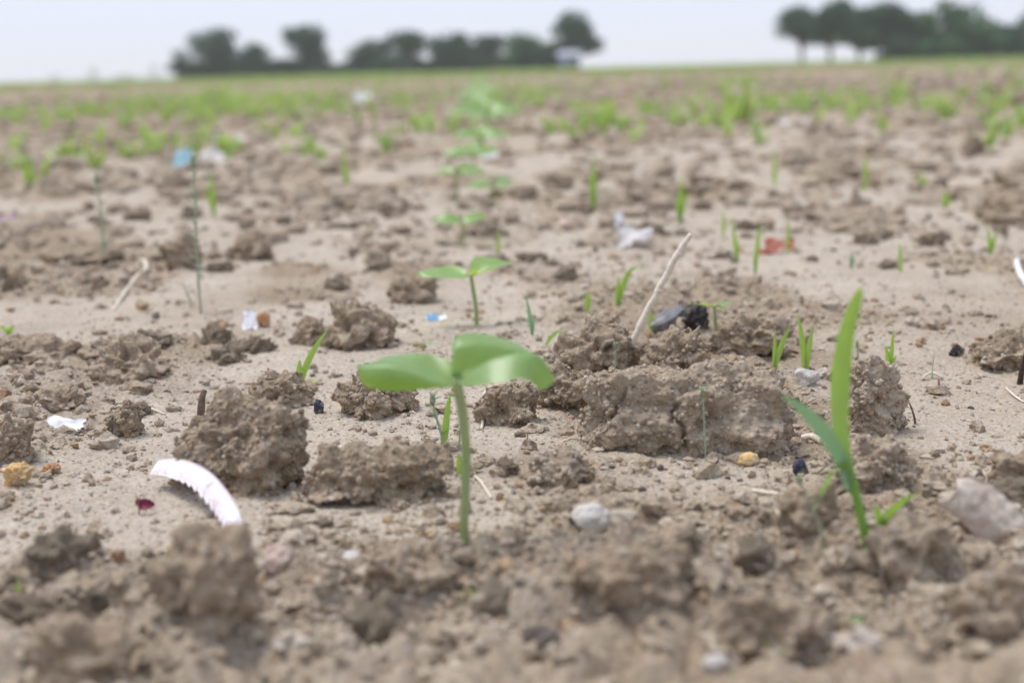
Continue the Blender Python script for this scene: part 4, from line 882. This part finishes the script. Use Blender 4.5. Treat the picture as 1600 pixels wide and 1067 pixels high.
for (px, w, top, base, lo, lab, m) in [
    (281, 40, 74, 123, 112, 'small tree at the tapering end of the tree line', M_LEAFD), (340, 92, 44, 121, 118, 'tall round-crowned tree next to the small end tree', M_LEAFD),
    (402, 62, 65, 119, 117, 'lower tree between two tall round trees', M_LEAFD), (477, 84, 37, 117, 115, 'tall leaning-crowned tree before the low gap in the tree line', M_LEAFD),
    (525, 60, 98, 115, 115, 'low dark bush in the gap of the tree line', M_LEAFD), (580, 80, 56, 114, 112, 'tree just past the low gap in the tree line', M_LEAFD), (634, 78, 44, 113, 112, 'highest tree of the middle clump in the tree line', M_LEAFD),
    (700, 96, 48, 112, 111, 'wide tree in the middle of the tree line', M_LEAFD), (764, 76, 56, 111, 110, 'lower tree beside the pale green tree', M_LEAFD), (818, 74, 50, 109, 108, 'lighter green tree near the big end tree', M_LEAFM),
    (862, 62, 64, 108, 107, 'low tree joining the big end tree', M_LEAFD), (896, 84, 16, 106, 86, 'big round tree standing over the blue hut at the line end', M_LEAFD), (740, 60, 84, 111, 111, 'undergrowth bush at the foot of the wide tree', M_LEAFD), (440, 80, 92, 118, 118, 'undergrowth bush between the lower and the leaning tree', M_LEAFD), (370, 70, 92, 120, 120, 'undergrowth bush under the tall round tree', M_LEAFD), (610, 80, 88, 113, 113, 'undergrowth bush under the middle clump', M_LEAFD), (850, 80, 84, 108, 108, 'undergrowth bush near the blue hut', M_LEAFD), (300, 50, 100, 122, 121, 'undergrowth bush by the small end tree', M_LEAFD)]:
    tree(px, w, top, base, lo, D1 + random.uniform(-4, 6), lab, m, px, 3600 if w > 60 else 2200)
D2 = 135.0
for (px, w, top, base, lo, lab, m) in [
    (1252, 88, 4, 98, 70, 'first high-crowned tree with open space under its crown', M_LEAFD), (1296, 84, -3, 95, 68, 'second high-crowned tree on a bare trunk', M_LEAFD), (1342, 88, 8, 93, 66, 'third high-crowned tree with a slim trunk', M_LEAFM),
    (1390, 92, -2, 90, 74, 'tall tree closing the row of bare-trunked trees', M_LEAFD), (1440, 86, 14, 88, 84, 'lighter green rounded tree beside the high-crowned row', M_LEAFM), (1506, 128, -4, 86, 82, 'broad tree with the highest crown of its clump', M_LEAFM),
    (1555, 80, 28, 84, 80, 'dark low tree past the broad tree', M_LEAFD), (1600, 76, 16, 82, 80, 'dark tree at the end of the second tree line', M_LEAFD), (1470, 120, 50, 88, 87, 'undergrowth bush between the rounded and the broad tree', M_LEAFD), (1410, 70, 52, 90, 89, 'undergrowth bush at the tree closing the bare-trunked row', M_LEAFD), (1660, 110, 0, 81, 80, 'large tree beyond the dark end tree', M_LEAFM)]:
    tree(px, w, top, base, lo, D2 + random.uniform(-4, 5), lab, m, px, 3800)
for px, w, h, lab in [(145, 26, 24, 'faint hazy tree standing alone on the horizon'), (85, 22, 12, 'lowest hazy bush on the horizon'), (240, 24, 26, 'hazy far tree near the small end tree'), (195, 40, 7, 'hazy low bushes on the horizon between far trees')]:
    by = 133 - 0.0262 * px - 2
    tree(px, w, by - h, by, by - 1, 1500, lab, M_LEAFD, px, 500)
def box(x0, x1, y0, y1, z0, z1):
    V = np.array([(x, y, z) for x in (x0, x1) for y in (y0, y1) for z in (z0, z1)], float)
    return V, np.array([[0, 1, 3, 2], [4, 6, 7, 5], [0, 4, 5, 1], [2, 3, 7, 6], [0, 2, 6, 4], [1, 5, 7, 3]]), None
M_HUT = plain_mat('blue_grey_sheet', (0.20, 0.26, 0.38), (0.28, 0.34, 0.46), 2, 0.6, 0.2, 0.01); M_HUTD = plain_mat('dull_door', (0.16, 0.12, 0.13), (0.24, 0.17, 0.17), 3, 0.7); M_ROOF = plain_mat('pale_roof_sheet', (0.34, 0.37, 0.43), (0.46, 0.48, 0.54), 2, 0.5)
d = ray(890, 104); dy = 150.0; hx = d[0] / d[1] * dy
hut = thing('field_hut', 'small blue-grey hut under the big round tree', 'hut', (hx, dy, gh1(hx, dy) - 0.05))
part('wall', box(-1.05, 1.05, -0.8, 0.8, 0, 1.5), M_HUT, hut); part('door', box(-0.3, 0.35, -0.84, -0.803, 0.02, 1.25), M_HUTD, hut)
Vr = np.array([(-1.25, -1.0, 1.45), (1.25, -1.0, 1.45), (1.25, 1.0, 1.45), (-1.25, 1.0, 1.45), (-1.25, 0, 2.0), (1.25, 0, 2.0), (-1.25, -1.0, 1.52), (1.25, -1.0, 1.52), (1.25, 1.0, 1.52), (-1.25, 1.0, 1.52)])
obj('roof', mesh_np('roof', Vr, [np.array([[6, 7, 5, 4], [8, 9, 4, 5], [0, 3, 2, 1], [0, 1, 7, 6], [2, 3, 9, 8]]), np.array([[6, 4, 9], [7, 8, 5]])], M_ROOF, False), hut)

# ------------------------------------------------------------------ air
V, f4, _ = box(-9000, 9000, -40, 2700, -1.2, 30)
hz = NT('pale_air'); pv = hz.new('ShaderNodeVolumePrincipled'); pv.inputs['Color'].default_value = (0.97, 0.985, 1.0, 1); pv.inputs['Density'].default_value = 0.0006; pv.inputs['Anisotropy'].default_value = 0.0
hz.link(pv.outputs[0], hz.out.inputs['Volume'])
hb = obj('haze', mesh_np('haze', V, [f4], hz.m, False)); hb['kind'] = 'stuff'; hb['label'] = 'pale overcast air over the whole field'; hb['category'] = 'haze'
